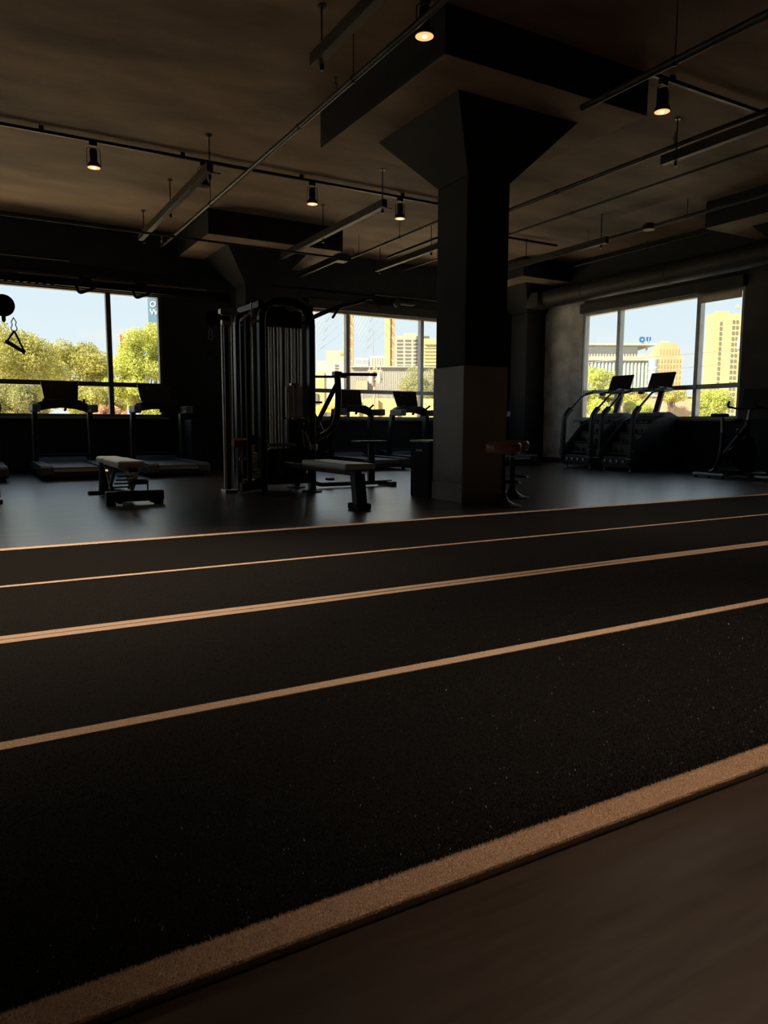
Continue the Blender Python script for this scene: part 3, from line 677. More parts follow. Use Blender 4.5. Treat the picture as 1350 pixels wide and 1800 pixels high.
# right press station
MB().rect(fillet([(3.68, 8.42, .20), (3.86, 8.42, .045), (4.96, 8.42, .045)], .10), .06, .05).build('floor_rail', 'black_metal', tw)
MB().box((4.90, 8.42, .03), (.07, .40, .06), .01).build('rail_foot', 'black_metal', tw)
MB().rect([(4.66, 8.42, .05), (4.66, 8.42, .57)], .085, .07, up=(0, 1, 0)).build('seat_post', 'dark_grey', tw)
MB().box((4.64, 8.42, .585), (.42, .24, .018), .005).build('foot_plate', 'dark_grey', tw)
MB().box((4.06, 8.42, .11), (.09, .10, .03), .01).build('pedal', 'rubber', tw)
arm = [(3.70, 8.40, .60), (3.95, 8.38, .66), (4.13, 8.38, .80), (4.17, 8.38, 1.10), (4.15, 8.38, 1.43)]
MB().tube(fillet(arm, .15), .042, 14).build('press_arm', 'black_metal', tw)
MB().tube([(4.14, 8.38, 1.30), (3.90, 8.40, .86), (3.78, 8.42, .70)], .030, 12).build('press_brace', 'black_metal', tw)
MB().tube([(3.80, 8.42, 1.02), (4.02, 8.44, .62)], .022, 10).build('press_brace', 'black_metal', tw)
MB().tube([(4.10, 8.36, 1.425), (4.62, 8.20, 1.43)], .020).build('press_grip', 'rubber', tw)
MB().tube([(3.86, 8.60, 1.40), (4.35, 8.52, 1.41)], .016).build('press_grip', 'rubber', tw)
MB().tube([(3.90, 8.60, 1.40), (3.90, 8.60, .80)], .034).build('press_arm', 'black_metal', tw)
MB().tube([(3.88, 8.6, 1.08), (4.02, 8.55, 1.08)], .014).build('press_grip', 'rubber', tw)
MB().box((4.14, 8.37, 1.43), (.10, .10, .06), .01).build('grip_bracket', 'black_metal', tw)
for k in range(5): MB().tube([V(3.98-.02*k, 8.36, .93-.035*k)+V(.010*math.cos(q), .008*math.sin(q)*(k % 2), .017*math.sin(q)) for q in [2*PI*i/8 for i in range(8)]], .003, 6, closed=True, up=(0, 1, .3)).build('chain_link', 'steel', tw)
# lat arm up top
MB().rect(fillet([(3.62, 8.30, 2.00), (3.80, 8.36, 2.09), (4.10, 8.36, 2.23), (4.52, 8.36, 2.36)], .1), .05, .065, up=(0, 1, 0)).build('pulldown_arm', 'black_metal', tw)
MB().tube(fillet([(4.48, 8.36, 2.36), (4.60, 8.30, 2.38), (4.70, 8.28, 2.28)], .04), .012).build('pulldown_tip', 'black_metal', tw)
MB().tube([(4.16, 8.34, 2.24), (4.04, 8.28, 2.10)], .016).build('pulldown_grip', 'rubber', tw)

# ------------------------------------------------------------------ ceiling services
def hang(x_, y_, z1, par):
    h = MB(); h.tube([(x_, y_, z1), (x_, y_, ZC)], .008, 6); h.lathe([(.035, ZC-.014), (.03, ZC-.004)], (x_, y_, 0), 12)
    h.lathe([(.018, z1-.05), (.018, z1)], (x_, y_, 0), 10); return h.build('hanger_rod', 'black_metal', par)
def strut(x_, y0, y1, label, z_=3.74, rods=()):
    s_ = thing('strut_channel', label, 'ceiling rail', (0, 0, 0), 0, 'steel strut rails hung from the ceiling')
    MB().box((x_, (y0+y1)/2, z_), (.075, y1-y0, .10), .004).build('channel', 'strut', s_)
    for y_ in rods: hang(x_+.045, y_, z_-.04, s_)
    MB().box((x_+.07, y0+.03, z_-.05), (.12, .02, .01), .002).build('end_bracket', 'strut', s_)
strut(2.67, 8.66, 12.40, 'steel strut rail left of the long sprinkler pipe, above the left treadmills', 3.74, (8.82, 10.66, 12.36))
strut(2.67, 1.6, 5.80, 'dark strut rail at the top of the photo, left of the long sprinkler pipe', 3.74, (1.9, 3.8, 5.74))
strut(4.99, 8.66, 12.25, 'steel strut rail above the cable tower', 3.68, (8.80, 10.64))
strut(7.00, 9.2, 12.45, 'steel strut rail just left of the square column, farthest of the three', 3.72, (10.66, 12.40))
strut(6.98, 1.5, 5.90, 'dark strut rail at the upper right beneath the ceiling', 3.74, (3.8, 5.76))
strut(9.05, 8.66, 12.4, 'steel strut rail right of the square column', 3.72, (8.83, 10.64, 12.3))
def pipe(x_, y0, y1, z_, r_, label, rods=(), heads=(), m_='pipe'):
    p = thing('sprinkler_pipe', label, 'pipe', (0, 0, 0), 0, 'pipes under the ceiling')
    MB().tube([(x_, y0, z_), (x_, y1, z_)], r_, 14, up=(0, 0, 1)).build('pipe_run', m_, p)
    for y_ in rods:
        MB().tube([(x_, y_, z_), (x_, y_, ZC)], .005, 6).build('hanger_rod', 'black_metal', p)
        MB().lathe([(r_+.008, -.012), (r_+.008, .012)], (x_, y_, z_), 14, 'Y').build('pipe_clamp', 'black_metal', p)
    for y_ in heads:
        q = MB().lathe([(.012, z_), (.012, z_+.07), (.022, z_+.075), (.022, z_+.09), (.008, z_+.10), (.008, z_+.14), (.02, z_+.145), (.02, z_+.15)], (x_, y_, 0), 12).build('sprinkler_head', 'steel', p)
    for y_ in (y0+.6*(y1-y0),): MB().lathe([(r_+.006, -.03), (r_+.006, .03)], (x_, y_, z_), 14, 'Y').build('coupling', m_, p)
    return p
pipe(3.14, -1.5, 13.0, 3.78, .026, 'long sprinkler pipe crossing the ceiling diagonally from top centre to the left', (10.2, 6.0), (12.97, 6.35))
pipe(6.33, 9.0, 12.2, 3.80, .020, 'thin sprinkler pipe left of the square column at its head', (10.5, 11.9), (12.1,))
pipe(5.06, -1.5, 5.20, 3.66, .032, 'pipe ending under the drop panel at the upper right', (4.2,), (), 'strut')
pipe(7.10, 1.0, 12.2, 3.90, .026, 'sprinkler pipe with an upright head at the right, beside the dark strut rail', (3.6,), (5.85,))
pipe(7.98, 1.0, 13.3, 3.90, .016, 'thin conduit pipe running alone across the right ceiling', ())
_p = pipe(9.58, 1.0, 13.3, 3.90, .026, 'pipe with a round junction box, right of the square column', (9.6, 7.6), ())
MB().lathe([(.09, 3.86), (.10, 3.87), (.10, 3.93), (.06, 3.96)], (9.58, 8.3, 0), 20).build('junction_box', 'pipe', _p)

pipe(11.05, 0.5, 13.3, 4.02, .02, 'thin pipe close to the beam over the right window', (9.6, 8.2))
# exhaust duct along the right wall
d_ = thing('ventilation_duct', 'round dark duct running above the right window', 'duct')
MB().lathe([(.19, -1.5), (.19, 12.1)], (10.96, 0, 3.46), 28, 'Y').build('duct_run', 'duct', d_)
for y_ in (3, 5, 7, 9, 11): MB().lathe([(.196, -.02), (.196, .02)], (10.96, y_, 3.46), 28, 'Y').build('duct_band', 'duct', d_)
MB().box((10.90, 12.28, 3.44), (.44, .36, .30), .01).build('duct_end_box', 'duct', d_)
d2 = thing('conduit_run', 'thin lit conduit above the left window, ending short', 'conduit')
MB().tube([(-1.5, 13.40, 3.47), (1.72, 13.40, 3.47)], .022, 10).build('conduit_tube', 'pipe', d2)
for x_ in (-1, 1.5): MB().box((x_, 13.46, 3.47), (.03, .14, .05), .004).build('conduit_bracket', 'black_metal', d2)
d2 = thing('conduit_run', 'thin lit conduit above the middle window', 'conduit')
MB().tube([(7.5, 13.40, 3.44), (10.8, 13.40, 3.44)], .022, 10).build('conduit_tube', 'pipe', d2)
for x_ in (8, 10.5): MB().box((x_, 13.46, 3.44), (.03, .14, .05), .004).build('conduit_bracket', 'black_metal', d2)
f_ = thing('emergency_light', 'small rounded fixture above the middle window beside the conduit', 'light fixture')
MB().box((8.25, 13.44, 3.32), (.42, .16, .07), .03, seg=3).build('housing', 'duct', f_)
MB().lathe([(.075, -.03), (.085, -.02), (.085, .02), (.07, .03)], (8.02, 13.40, 3.31), 20, 'Y').build('lamp_dome', 'duct', f_)
# junction box and cross conduit near the far wall column
JZ = 3.60
jb = thing('electrical_box', 'small square electrical box hanging above the cable tower', 'electrical box')
MB().box((5.77, 11.5, JZ), (.20, .20, .12), .01).build('box', 'strut', jb)
hangr = MB(); hangr.tube([(5.77, 11.5, JZ+.06), (5.77, 11.5, ZC)], .006, 6); hangr.build('hanger_rod', 'black_metal', jb)
MB().tube([(-6, 11.45, JZ-.01), (5.70, 11.45, JZ-.01)], .018, 8).build('conduit', 'strut', jb)
MB().rect([(5.77, 11.6, JZ), (5.77, 13.3, JZ)], .06, .05).build('conduit', 'strut', jb)

# track lighting
def track(y_, x0, x1, label):
    tr = thing('lighting_track', label, 'track', (0, 0, 0), 0, 'black lighting tracks on the ceiling')
    MB().box(((x0+x1)/2, y_, ZC-.055), (x1-x0, .036, .035), .003).build('rail', 'black_metal', tr)
    x_ = x0+.3
    while x_ < x1: MB().box((x_, y_, ZC-.02), (.05, .03, .04)).build('track_clip', 'black_metal', tr); x_ += 1.6
TRK = 9.55
track(TRK, -2.5, 7.4, 'lighting track across the ceiling carrying three lit lamps left of the column')
track(5.12, 5.85, 8.3, 'short lighting track at the upper right with one lit lamp')
track(5.12, -2.5, 3.4, 'lighting track at the top edge of the photo ending at one lit lamp')
track(.95, -2.5, 6.0, 'lighting track above the near edge of the turf, out of the photo')
track(10.55, 8.2, 9.75, 'short lighting track piece just right of the square column')
def lamp(x_, y_, label, on=True, power=90, ang=1.5, tilt=(0, 0)):
    l = thing('track_lamp', label, 'lamp', (x_, y_, ZC-.07), 0, 'cylindrical track lamps')
    MB().box((0, 0, -.02), (.09, .04, .05), .006).build('adapter', 'black_metal', l)
    MB().lathe([(.042, -.235), (.045, -.12), (.042, -.08), (.02, -.075)], (0, 0, 0), 24).build('body', 'black_metal', l)
    MB().lathe([(.075, -.285), (.078, -.28), (.072, -.26), (.044, -.215)], (0, 0, 0), 28).build('flared_hood', 'black_metal', l)
    for s in (-1, 1): MB().rect(fillet([(s*.02, 0, -.06), (s*.072, 0, -.07), (s*.078, 0, -.27)], .03), .006, .014, up=(0, 1, 0)).build('yoke', 'black_metal', l)
    MB().lathe([(.0705, -.288), (.066, -.2865), (.01, -.2862)], (0, 0, 0), 28).build('lens', 'bulb' if on else 'black_plastic', l, 'glowing warm lens' if on else None)
    if on:
        MB().lathe([(.016, -.296), (.02, -.289), (.02, -.287)], (0, 0, 0), 16).build('bulb', 'bulb_core', l)
        ld = bpy.data.lights.new('lamp_beam', 'SPOT'); ld.energy = power; ld.spot_size = ang; ld.spot_blend = .95; ld.color = (1, .72, .47); ld.shadow_soft_size = .05
        lo = bpy.data.objects.new('lamp_beam', ld); COL.objects.link(lo); lo.parent = l; lo.location = (0, 0, -.31); lo.rotation_euler = (tilt[0], tilt[1], 0)
    return l
lamp(1.55, TRK, 'lit track lamp farthest left on the long ceiling track')
lamp(4.36, TRK, 'lit track lamp above the cable tower, middle of the three on the long track')
lamp(5.76, TRK, 'lit track lamp right beside the flared column head')
lamp(2.86, TRK, 'unlit track lamp behind the end of the strut rail', False)
lamp(3.30, 5.12, 'lit track lamp at the top edge of the photo', True, 240, 1.1, (-.28, 0))
lamp(6.02, 5.12, 'large lit track lamp at the upper right', True, 240, 1.1, (-.28, 0))
lamp(.2, 5.12, 'lit track lamp above the left of the turf, out of the photo', True, 950, 1.2, (-.25, 0))
lamp(9.2, 5.12, 'lit track lamp above the right end of the turf, out of the photo', True, 220, 1.1, (-.25, 0))
lamp(2.15, .95, 'lit track lamp over the near turf edge, out of the photo', True, 470, 1.05, (-.04, 0))
lamp(.8, .95, 'lit track lamp nearest the camera over the near turf edge, out of the photo', True, 30, 1.5, (.1, 0))
lamp(4.9, .95, 'lit track lamp farthest right over the near turf edge, out of the photo', True, 120, 1.2, (.1, 0))

# ------------------------------------------------------------------ outside
GZ = -4.0
gr = MB().box((90, 110, GZ-.25), (500, 460, .5)).build('ground', 'asphalt'); struct(gr, 'sunlit pavement outside', 'ground')
RTX, RTY = math.cos(yaw), -math.sin(yaw)
def block(name, label, cat, L, R, dep, top, m_, z0=GZ, group=None):
    """a building whose front runs from L to R and reaches back dep metres"""
    L = V(*L, 0); R = V(*R, 0); w_ = (R-L).length; a = math.atan2(R.y-L.y, R.x-L.x)
    r = thing(name, label, cat, (L.x, L.y, z0), a, group)
    MB().box((w_/2, dep/2, (top-z0)/2), (w_, dep, top-z0)).build('wall', m_, r)
    return r, w_, top-z0
def grid(r, x0, x1, z0, z1, nx, nz, fx=.6, fz=.5, m_='window_dark', name='window', d=.25):
    me = None
    px, pz = (x1-x0)/nx, (z1-z0)/nz
    for i in range(nx):
        for k in range(nz):
            if me is None:
                o = MB().box((0, 0, 0), (px*fx, d, pz*fz)).build(name, m_, r); me = o.data
            else: o = bpy.data.objects.new(name, me); COL.objects.link(o); o.parent = r
            o.location = (x0+px*(i+.5), -.02, z0+pz*(k+.5))
# far office block with dark ribbon windows
r, w_, h_ = block('office_building', 'white office block with rows of dark windows right of the bridge pylon', 'building', (113.3, 190.4), (122.2, 185.3), 14, 26.9, 'cream_wall')
grid(r, .3, w_-.3, h_-12.5, h_-.8, 4, 11, .72, .5); MB().box((w_*.45, 3, h_+.5), (w_*.35, 4, 1.0)).build('roof_block', 'cream_wall', r)
r, w_, h_ = block('office_building', 'yellow sunlit block partly hidden behind the column edge', 'building', (98.7, 152.4), (106.5, 147.9), 12, 21.6, 'yellow_wall')
grid(r, .2, w_-.2, h_-10, h_-1.0, 1, 11, 1.0, .12, 'sand_wall', 'ledge', .5); MB().box((w_*.62, 3, h_+.9), (w_*.25, 3, 1.8)).build('roof_block', 'yellow_wall', r)
grid(r, .4, w_-.2, h_-2.0, h_-1.3, 1, 1, .9, .7)
# bridge pylons with cables
def pylon(L, R, label, sx_, top=58):
    L = V(*L, 0); R = V(*R, 0); a = math.atan2(R.y-L.y, R.x-L.x); w_ = (R-L).length
    r = thing('bridge_pylon', label, 'bridge', (L.x, L.y, GZ), a, 'cable-stayed bridge pylons')
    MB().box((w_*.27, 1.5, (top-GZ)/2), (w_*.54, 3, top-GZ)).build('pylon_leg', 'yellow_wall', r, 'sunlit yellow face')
    MB().box((w_*.77, 1.9, (top-GZ)/2), (w_*.46, 3, top-GZ)).build('pylon_leg', 'brown_wall', r, 'brown shaded face')  # shaded side of the same pylon, its shade put into the brown colour
    for k in range(12): MB().box((w_*.77, .36, 22+3.0*k), (w_*.46, .1, .28), rot=Matrix.Rotation(.7, 3, 'Y')).build('brace_mark', 'cream_wall', r)
    for k in range(sx_):
        MB().tube([(0, 1.5, top-4-3.0*k), (-8.2+.35*k, -14-2*k, 26-1.1*k+4)], .07, 5).build('stay_cable', 'cable', r)
    return r
pylon((91.0, 180.0), (93.4, 178.7), 'tall bridge pylon behind the left mullion of the middle window', 9)
pylon((100.7, 174.4), (103.0, 173.1), 'tall bridge pylon beside the white office block', 9)
# left group
r, w_, h_ = block('white_warehouse', 'pale low building seen left of the first bridge pylon', 'building', (63.6, 137.7), (69.0, 134.6), 3, 13.6, 'white_wall')
grid(r, w_*.58, w_*.70, h_-3.4, h_-.6, 1, 5, .9, .5)
r, w_, h_ = block('rooftop_block', 'beige upper block with a red sign band behind the pale low building', 'building', (67.4, 141.4), (71.6, 138.9), 6, 16.2, 'cream_wall')
MB().box((w_*.75, -.05, h_-.6), (w_*.3, .2, .6)).build('sign_band', 'roof_red', r)
r, w_, h_ = block('distant_building', 'distant pale low blocks between the bridge pylons', 'building', (117, 223), (121, 220.6), 8, 23.2, 'office_glass_pale')
grid(r, .2, w_-.2, h_-4, h_-.4, 8, 2, .3, .8, 'white_wall', 'panel')
r, w_, h_ = block('distant_building', 'distant pale block with antennas right of the utility pole', 'building', (121.6, 220.4), (125.6, 218.1), 8, 23.8, 'office_glass_pale')
grid(r, .2, w_-.2, h_-4, h_-.4, 5, 1, .4, .9, 'sand_wall', 'panel'); MB().tube([(1.0, 2, h_), (1.0, 2, h_+9)], .10, 5).build('antenna', 'wire', r); MB().tube([(-6.5, 2, h_), (-6.5, 2, h_+5)], .08, 5).build('antenna', 'wire', r)
# grey warehouse
r, w_, h_ = block('grey_warehouse', 'long grey corrugated warehouse across the middle window', 'building', (41.8, 80.5), (53.5, 73.8), 20, 7.8, 'grey_siding')
grid(r, 0, w_, h_-3.0, h_-.15, 60, 1, .35, 1.0, 'grey_siding', 'siding_rib', .05)
MB().box((w_/2, -.2, h_-.02), (w_+.3, .5, .12)).build('eave', 'white_wall', r)
MB().box((w_/2, -.4, h_-3.9), (w_, .8, 1.5)).build('canopy_wall', 'grey_siding_dark', r, 'dark grey lower band')
grid(r, .5, w_-.5, h_-4.6, h_-3.2, 7, 1, .04, 1, 'white_wall', 'canopy_post', 1.7)
MB().box((1.2, -.3, h_-2.3), (1.5, .6, 1.2)).build('vent_box', 'beige_wall', r)
r, w_, h_ = block('yard_wall', 'bright yellow low wall behind the treadmill screens', 'wall', (24.0, 50.1), (33.0, 44.8), .4, 2.75, 'yellow_wall')
grid(r, .2, w_-.2, h_-2, h_-.1, 7, 1, .03, 1, 'brown_wall', 'wall_post', .5)
r, w_, h_ = block('yard_shed', 'yellow low building left in the middle window', 'building', (24.3, 58.5), (27.0, 57.0), 3, 5.2, 'yellow_wall')
grid(r, .2, w_-.2, h_-3, h_-1.4, 2, 1, .5, .5)
# orange bus
r = thing('bus', 'orange bus glimpsed through the press arm of the cable tower', 'vehicle', (21.2, 46.0, GZ), math.atan2(RTY, RTX))
MB().box((.85, 1.5, 4.80), (1.7, 3, 2.6), .15).build('body', 'bus_orange', r); MB().box((.95, -.02, 5.35), (.95, .06, .55), .02).build('windscreen', 'window_dark', r)
MB().box((1.5, -.02, 4.9), (.12, .08, 1.2), .01).build('stripe', 'window_dark', r)
for s in (.55, 1.4): MB().lathe([(.45, -.15), (.45, .15)], (s, .8, 3.5), 16, 'X').build('wheel', 'rubber', r)
# utility poles
def upole(x_, y_, top, label, cans, wires, ca=1.4):
    r = thing('utility_pole', label, 'utility pole', (x_, y_, GZ), math.atan2(RTY, RTX))
    H = top-GZ
    MB().tube([(-.25, 0, 0), (0, 0, H)], .075, 8).build('pole', 'grey_siding' if top > 6 else 'wood_pole', r)
    for k in range(2): MB().box((0, -.1, H-.3-.5*k), (ca, .1, .10)).build('crossarm', 'wood_pole', r)
    for q in range(4): MB().lathe([(.03, 0), (.04, .1), (.02, .14)], (-ca/2+.12+q*(ca-.24)/3, -.1, H-.25), 8).build('insulator', 'white_wall', r)
    for (dx, dz, rr) in cans: MB().lathe([(rr*.9, dz-.3), (rr, dz-.26), (rr, dz+.22), (rr*.8, dz+.3), (.05, dz+.36)], (dx, -.15, H), 16).build('transformer', 'white_wall', r)
    for (a, b_) in wires: MB().tube([a, ((a[0]+b_[0])/2, (a[1]+b_[1])/2, (a[2]+b_[2])/2-.25), b_], .018, 5).build('wire', 'wire', r)
    return r
upole(22.15, 39.55, 4.35, 'wooden utility pole with two pale transformers in the middle window', ((-.22, -.75, .14), (.26, -.75, .14)), (((0, 0, 6.6), (-6, 0, 5.9)), ((0, 0, 6.6), (7, 0, 5.9)), ((0, 0, 6.8), (3.5, -2, 5.4)), ((0, 0, 6.7), (-3, -2, 5.7))), .9)
upole(36.85, 25.2, 7.4, 'utility pole with a transformer at the right edge of the right window', ((-.22, -2.2, .20),), (((0, 0, 8.9), (-16, 3, 8.2)), ((0, 0, 8.2), (-16, 3, 7.4))), 1.2)
# sign pole beyond the trees
r = thing('sign_pole', 'tall blue pylon sign with white letters at the edge of the left window', 'sign', (13.75, 61.8, GZ), math.atan2(RTY, RTX))
MB().box((.45, 0, 13.65), (.95, .25, 2.3), .02).build('sign_panel', 'sign_blue', r); MB().tube([(.42, .1, 0), (.42, .1, 13.0)], .10, 8).build('post', 'sign_blue', r)
MB().box((.5, -.14, 12.72), (.6, .03, .07)).build('underline', 'sign_white', r)
MB().tube([(-.6, 0, 12.4), (-.6, 0, 11.7), (.4, 0, 11.6)], .03, 6).build('bracket', 'wire', r)
def text(s, size, loc, m_, par, name='lettering'):
    c_ = bpy.data.curves.new(name, 'FONT'); c_.body = s; c_.size = size; c_.extrude = .02
    tmp = bpy.data.objects.new(name, c_); COL.objects.link(tmp)
    dg = bpy.context.evaluated_depsgraph_get(); me = bpy.data.meshes.new_from_object(tmp.evaluated_get(dg))
    bpy.data.objects.remove(tmp)
    for v in me.vertices: v.co = Vector((v.co.x, -v.co.z, v.co.y))
    me.materials.clear(); me.materials.append(MAT[m_])
    o = bpy.data.objects.new(name, me); COL.objects.link(o); o.parent = par; o.location = loc
text('O', .62, (.14, -.15, 14.12), 'sign_white', r); text('W', .62, (.14, -.15, 13.50), 'sign_white', r)
ch = thing('chimney', 'small reddish chimney top showing above the trees of the left window', 'chimney', (17.7, 94.4, GZ)); MB().box((0, 0, 7.7), (.55, .55, 15.4), .03).build('stack', 'brick_red', ch); MB().box((0, 0, 15.45), (.7, .7, .2), .03).build('cap', 'cream_wall', ch)
# right window: glass office building with rooftop sign
L, R = (119.5, 128.7), (139.0, 117.5)
r, w_, h_ = block('glass_office', 'pale glass office building with a thin overhanging roof and blue rooftop sign', 'building', L, R, 18, 15.6, 'office_glass')
grid(r, .3, w_-.3, h_-7, h_-.3, 26, 1, .45, 1.0, 'white_wall', 'facade_fin', .6)
MB().box((w_/2, 8, h_+.45), (w_+.2, 17.6, .9)).build('parapet', 'cream_wall', r); grid(r, 0, w_, h_+.9, h_+1.5, 34, 1, .4, 1.0, 'cream_wall', 'railing_post', .3)
MB().box((w_/2-1.5, 9, h_+2.2), (w_-3, 14, 2.4)).build('penthouse', 'office_glass_pale', r)
MB().box((w_/2, 8.5, h_+3.65), (w_+.6, 18.5, .40)).build('roof_slab', 'cream_wall', r)
MB().box((w_-1.5, .4, h_+2.4), (.35, .35, 2.4)).build('roof_post', 'grey_siding', r)
z_ = h_+4.65; xx = w_-3.1
sg = MB(); sg.box((xx, -.95, z_), (1.3, .15, .5)); sg.box((xx, -.95, z_), (.5, .16, 1.3)); sg.build('cross_emblem', 'logo_blue', r)
MB().lathe([(.17, -.10), (.17, .1)], (xx, -.96, z_), 16, 'Y').build('cross_figure', 'sign_white', r)
for q, (dx, dz) in enumerate(((-.42, .42), (.42, .42), (-.42, -.42), (.42, -.42))): MB().box((xx+dx, -.95, z_+dz), (.28, .14, .28), rot=Matrix.Rotation(PI/4, 3, 'Y')).build('cross_corner', 'logo_blue', r)
MB().prism([(xx+.95, z_+.6), (xx+2.0, z_+.6), (xx+2.0, z_-.1), (xx+1.48, z_-.65), (xx+.95, z_-.1)], -1.03, -.87, 'Y').build('shield_emblem', 'logo_blue', r)
MB().box((xx+1.48, -1.05, z_+.02), (.10, .06, .95)).build('shield_figure', 'sign_white', r)
# cylinder tower, stepped tower, tall yellow tower
r = thing('round_tower', 'round bluish glass tower between the glass office and the sandy tower', 'building', (131.2, 110.9, GZ)); MB().lathe([(1.0, 0), (1.0, 18.6), (1.04, 18.7), (1.04, 19.0), (.2, 19.05)], n=28).build('glass_drum', 'office_glass', r)
for k in range(8): MB().lathe([(1.02, 8+1.3*k), (1.02, 8.35+1.3*k)], n=28).build('floor_band', 'office_glass_pale', r)
r, w_, h_ = block('stepped_tower', 'sandy stone tower with stepped top in the right window', 'building', (156.0, 131.0), (161.8, 127.6), 7, 18.7, 'sand_wall')
grid(r, .2, w_-.2, h_-9, h_-.6, 8, 6, .35, .6, 'brown_wall')
MB().box((w_*.54, 3.6, h_+1.1), (w_*.80, 5.8, 2.2)).build('upper_tier', 'sand_wall', r); MB().box((w_*.56, 3.8, h_+2.75), (w_*.62, 4.6, 1.1)).build('top_tier', 'sand_wall', r)
for k in range(7): MB().box((w_*.2+k*w_*.115, .68, h_+1.0), (.25, .1, 1.3)).build('slit_window', 'brown_wall', r)
MB().box((w_*.5, 3.8, h_+3.6), (w_*.25, 2, .7)).build('roof_block', 'cream_wall', r)
r, w_, h_ = block('yellow_tower', 'tall bright yellow tower filling the right pane of the right window', 'building', (132.4, 98.0), (139.6, 93.9), 2.5, 23.2, 'yellow_wall')
grid(r, w_*.21, w_*.27, 4, h_-1.4, 1, 22, .9, .66); grid(r, w_*.50, w_*.68, 4, h_-1.0, 2, 20, .62, .58)
MB().box((w_*.3, 1.3, h_+.3), (w_*.3, 1.6, .6)).build('roof_block', 'yellow_wall', r)
r, w_, h_ = block('beige_building', 'long low beige building under the transom of the right window', 'building', (50.5, 52.1), (63.5, 44.8), 10, 3.7, 'beige_wall')
grid(r, 0, w_, h_-.15, h_, 1, 1, 1, 1, 'cream_wall', 'coping', .3)
tag(MB().box((43.9, 33.0, -.8), (.6, .6, 6.4), .04, rot=-.5).build('brick_pier', 'brick_red'), 'orange brick pier at the left of the tree in the right pane', 'pier')

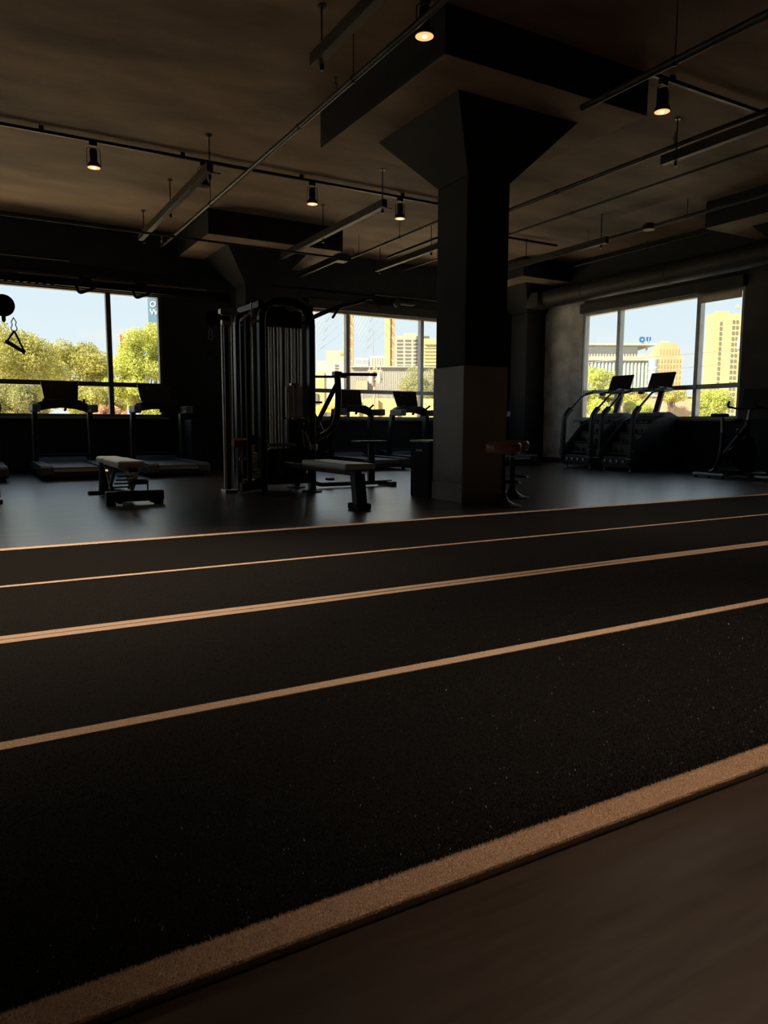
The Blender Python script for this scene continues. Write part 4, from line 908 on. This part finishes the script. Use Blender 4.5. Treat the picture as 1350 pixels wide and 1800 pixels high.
# trees
def tree(x_, y_, z1, rad, label, m_, n=7000, leaf=.13, cz=None, flat=1., seed=0, group='trees outside the windows', name='leafy_tree', cat='tree'):
    R_ = random.Random(seed); q = np.random.default_rng(seed)
    r = thing(name, label, cat, (x_, y_, GZ), 0, group)
    n = int(n*3.2); leaf *= .55; H = z1-GZ; ch_ = rad*1.5*flat; cc = H-ch_*.55
    m = MB(); m.tube([(0, 0, 0), (.05, .03, cc*.5), (0, 0, cc)], .13, 7)
    cl = []
    for k in range(34):
        a = R_.uniform(0, 2*PI); ph = R_.uniform(-.75, 1); rr = rad*.80*math.sqrt(max(0, 1-ph*ph*.8))*R_.uniform(.45, 1)
        p = V(rr*math.cos(a), rr*math.sin(a), cc+ph*ch_*.48); cl.append(p)
        if k < 16: m.tube([(0, 0, cc*R_.uniform(.5, .9)), tuple(p*.55+V(0, 0, cc*.45-.1)), tuple(p)], .025, 5)
    m.build('trunk', 'bark', r)
    C_ = np.array([tuple(p) for p in cl]); idx = q.integers(0, len(cl), n)
    dirs = q.normal(0, 1, (n, 3)); dirs /= np.linalg.norm(dirs, axis=1)[:, None]
    P = C_[idx]+dirs*(rad*.30*q.uniform(.25, 1.0, n)**.6)[:, None]*np.array([1, 1, .8])
    nr = dirs*.6+q.normal(0, .6, (n, 3)); nr /= np.linalg.norm(nr, axis=1)[:, None]
    u = np.cross(nr, q.normal(0, 1, (n, 3))); u /= np.linalg.norm(u, axis=1)[:, None]; v = np.cross(nr, u)
    n = n; s_ = leaf*q.uniform(.5, 1.2, n)[:, None]
    co_ = np.stack([P-u*s_*.5, P+v*s_*.32, P+u*s_*.5, P-v*s_*.32], 1)
    me = bpy.data.meshes.new('foliage'); me.vertices.add(4*n); me.vertices.foreach_set('co', co_.ravel())
    me.loops.add(4*n); me.loops.foreach_set('vertex_index', np.arange(4*n, dtype=np.int32))
    me.polygons.add(n); me.polygons.foreach_set('loop_start', np.arange(0, 4*n, 4, dtype=np.int32)); me.update(calc_edges=True)
    me.materials.append(MAT[m_]); o = bpy.data.objects.new('foliage', me); COL.objects.link(o); o.parent = r; o['kind'] = 'stuff'
    return r
tree(1.3, 29.6, 4.2, 2.3, 'olive yellow tree at the left edge of the left window behind the strap handle', 'leaf_olive', 15000, .15, seed=1)
tree(4.6, 34.6, 4.15, 1.9, 'loose yellow green tree in the middle of the left window', 'leaf_olive', 11000, .16, seed=2)
tree(6.75, 31.0, 4.95, 1.75, 'bright yellow green tree in the right pane of the left window', 'leaf_bright', 16000, .16, seed=33, flat=1.9)
tree(1.3, 25.2, 1.95, 1.25, 'dull green bush low at the left of the left window', 'leaf_dull', 10000, .12, seed=4)
tree(3.65, 24.6, 1.95, 1.05, 'green bush low between the two left treadmills', 'leaf_olive', 8000, .12, seed=5)
tree(5.6, 23.4, 1.9, .9, 'bright bush low at the right end of the left window', 'leaf_bright', 7000, .12, seed=6)
tree(3.6, 21.6, 1.3, .45, 'small pinkish shrub low beside the mullion of the left window', 'leaf_pink', 2500, .08, seed=7)
tree(.2, 39.5, 3.8, 1.9, 'pale tree further back in the left window', 'leaf_dull', 8000, .16, seed=8)
tree(26.6, 25.4, 3.8, 1.25, 'bright green tree at the left of the right window behind the stair climber', 'leaf_bright', 11000, .13, seed=9, flat=1.4)
tree(28.4, 24.9, 2.0, 1.0, 'low green bush under the transom of the right window', 'leaf_bright', 7000, .12, seed=10)
tree(24.9, 18.1, 2.15, 1.15, 'yellow green tree in the lower right pane of the right window', 'leaf_bright', 11000, .11, seed=11, flat=1.6)
for i, (x_, y_, l_) in enumerate(((54, 47.5, 'left'), (57, 45.9, 'middle'), (60, 44.2, 'right'))):
    tree(x_, y_, 4.1, 1.45, 'low planting on top of the beige building, %s clump' % l_, 'leaf_olive', 2500, .25, seed=12+i, flat=.45, group='planting over the beige building', name='hedge_clump', cat='hedge')
tree(46.5, 71.5, 7.2, 3.2, 'grey green tree in front of the grey warehouse, right side', 'leaf_dull', 7000, .3, seed=20)
tree(42.0, 60, 3.0, 2.0, 'yellowish bush at the foot of the grey warehouse', 'leaf_olive', 4000, .25, seed=21)
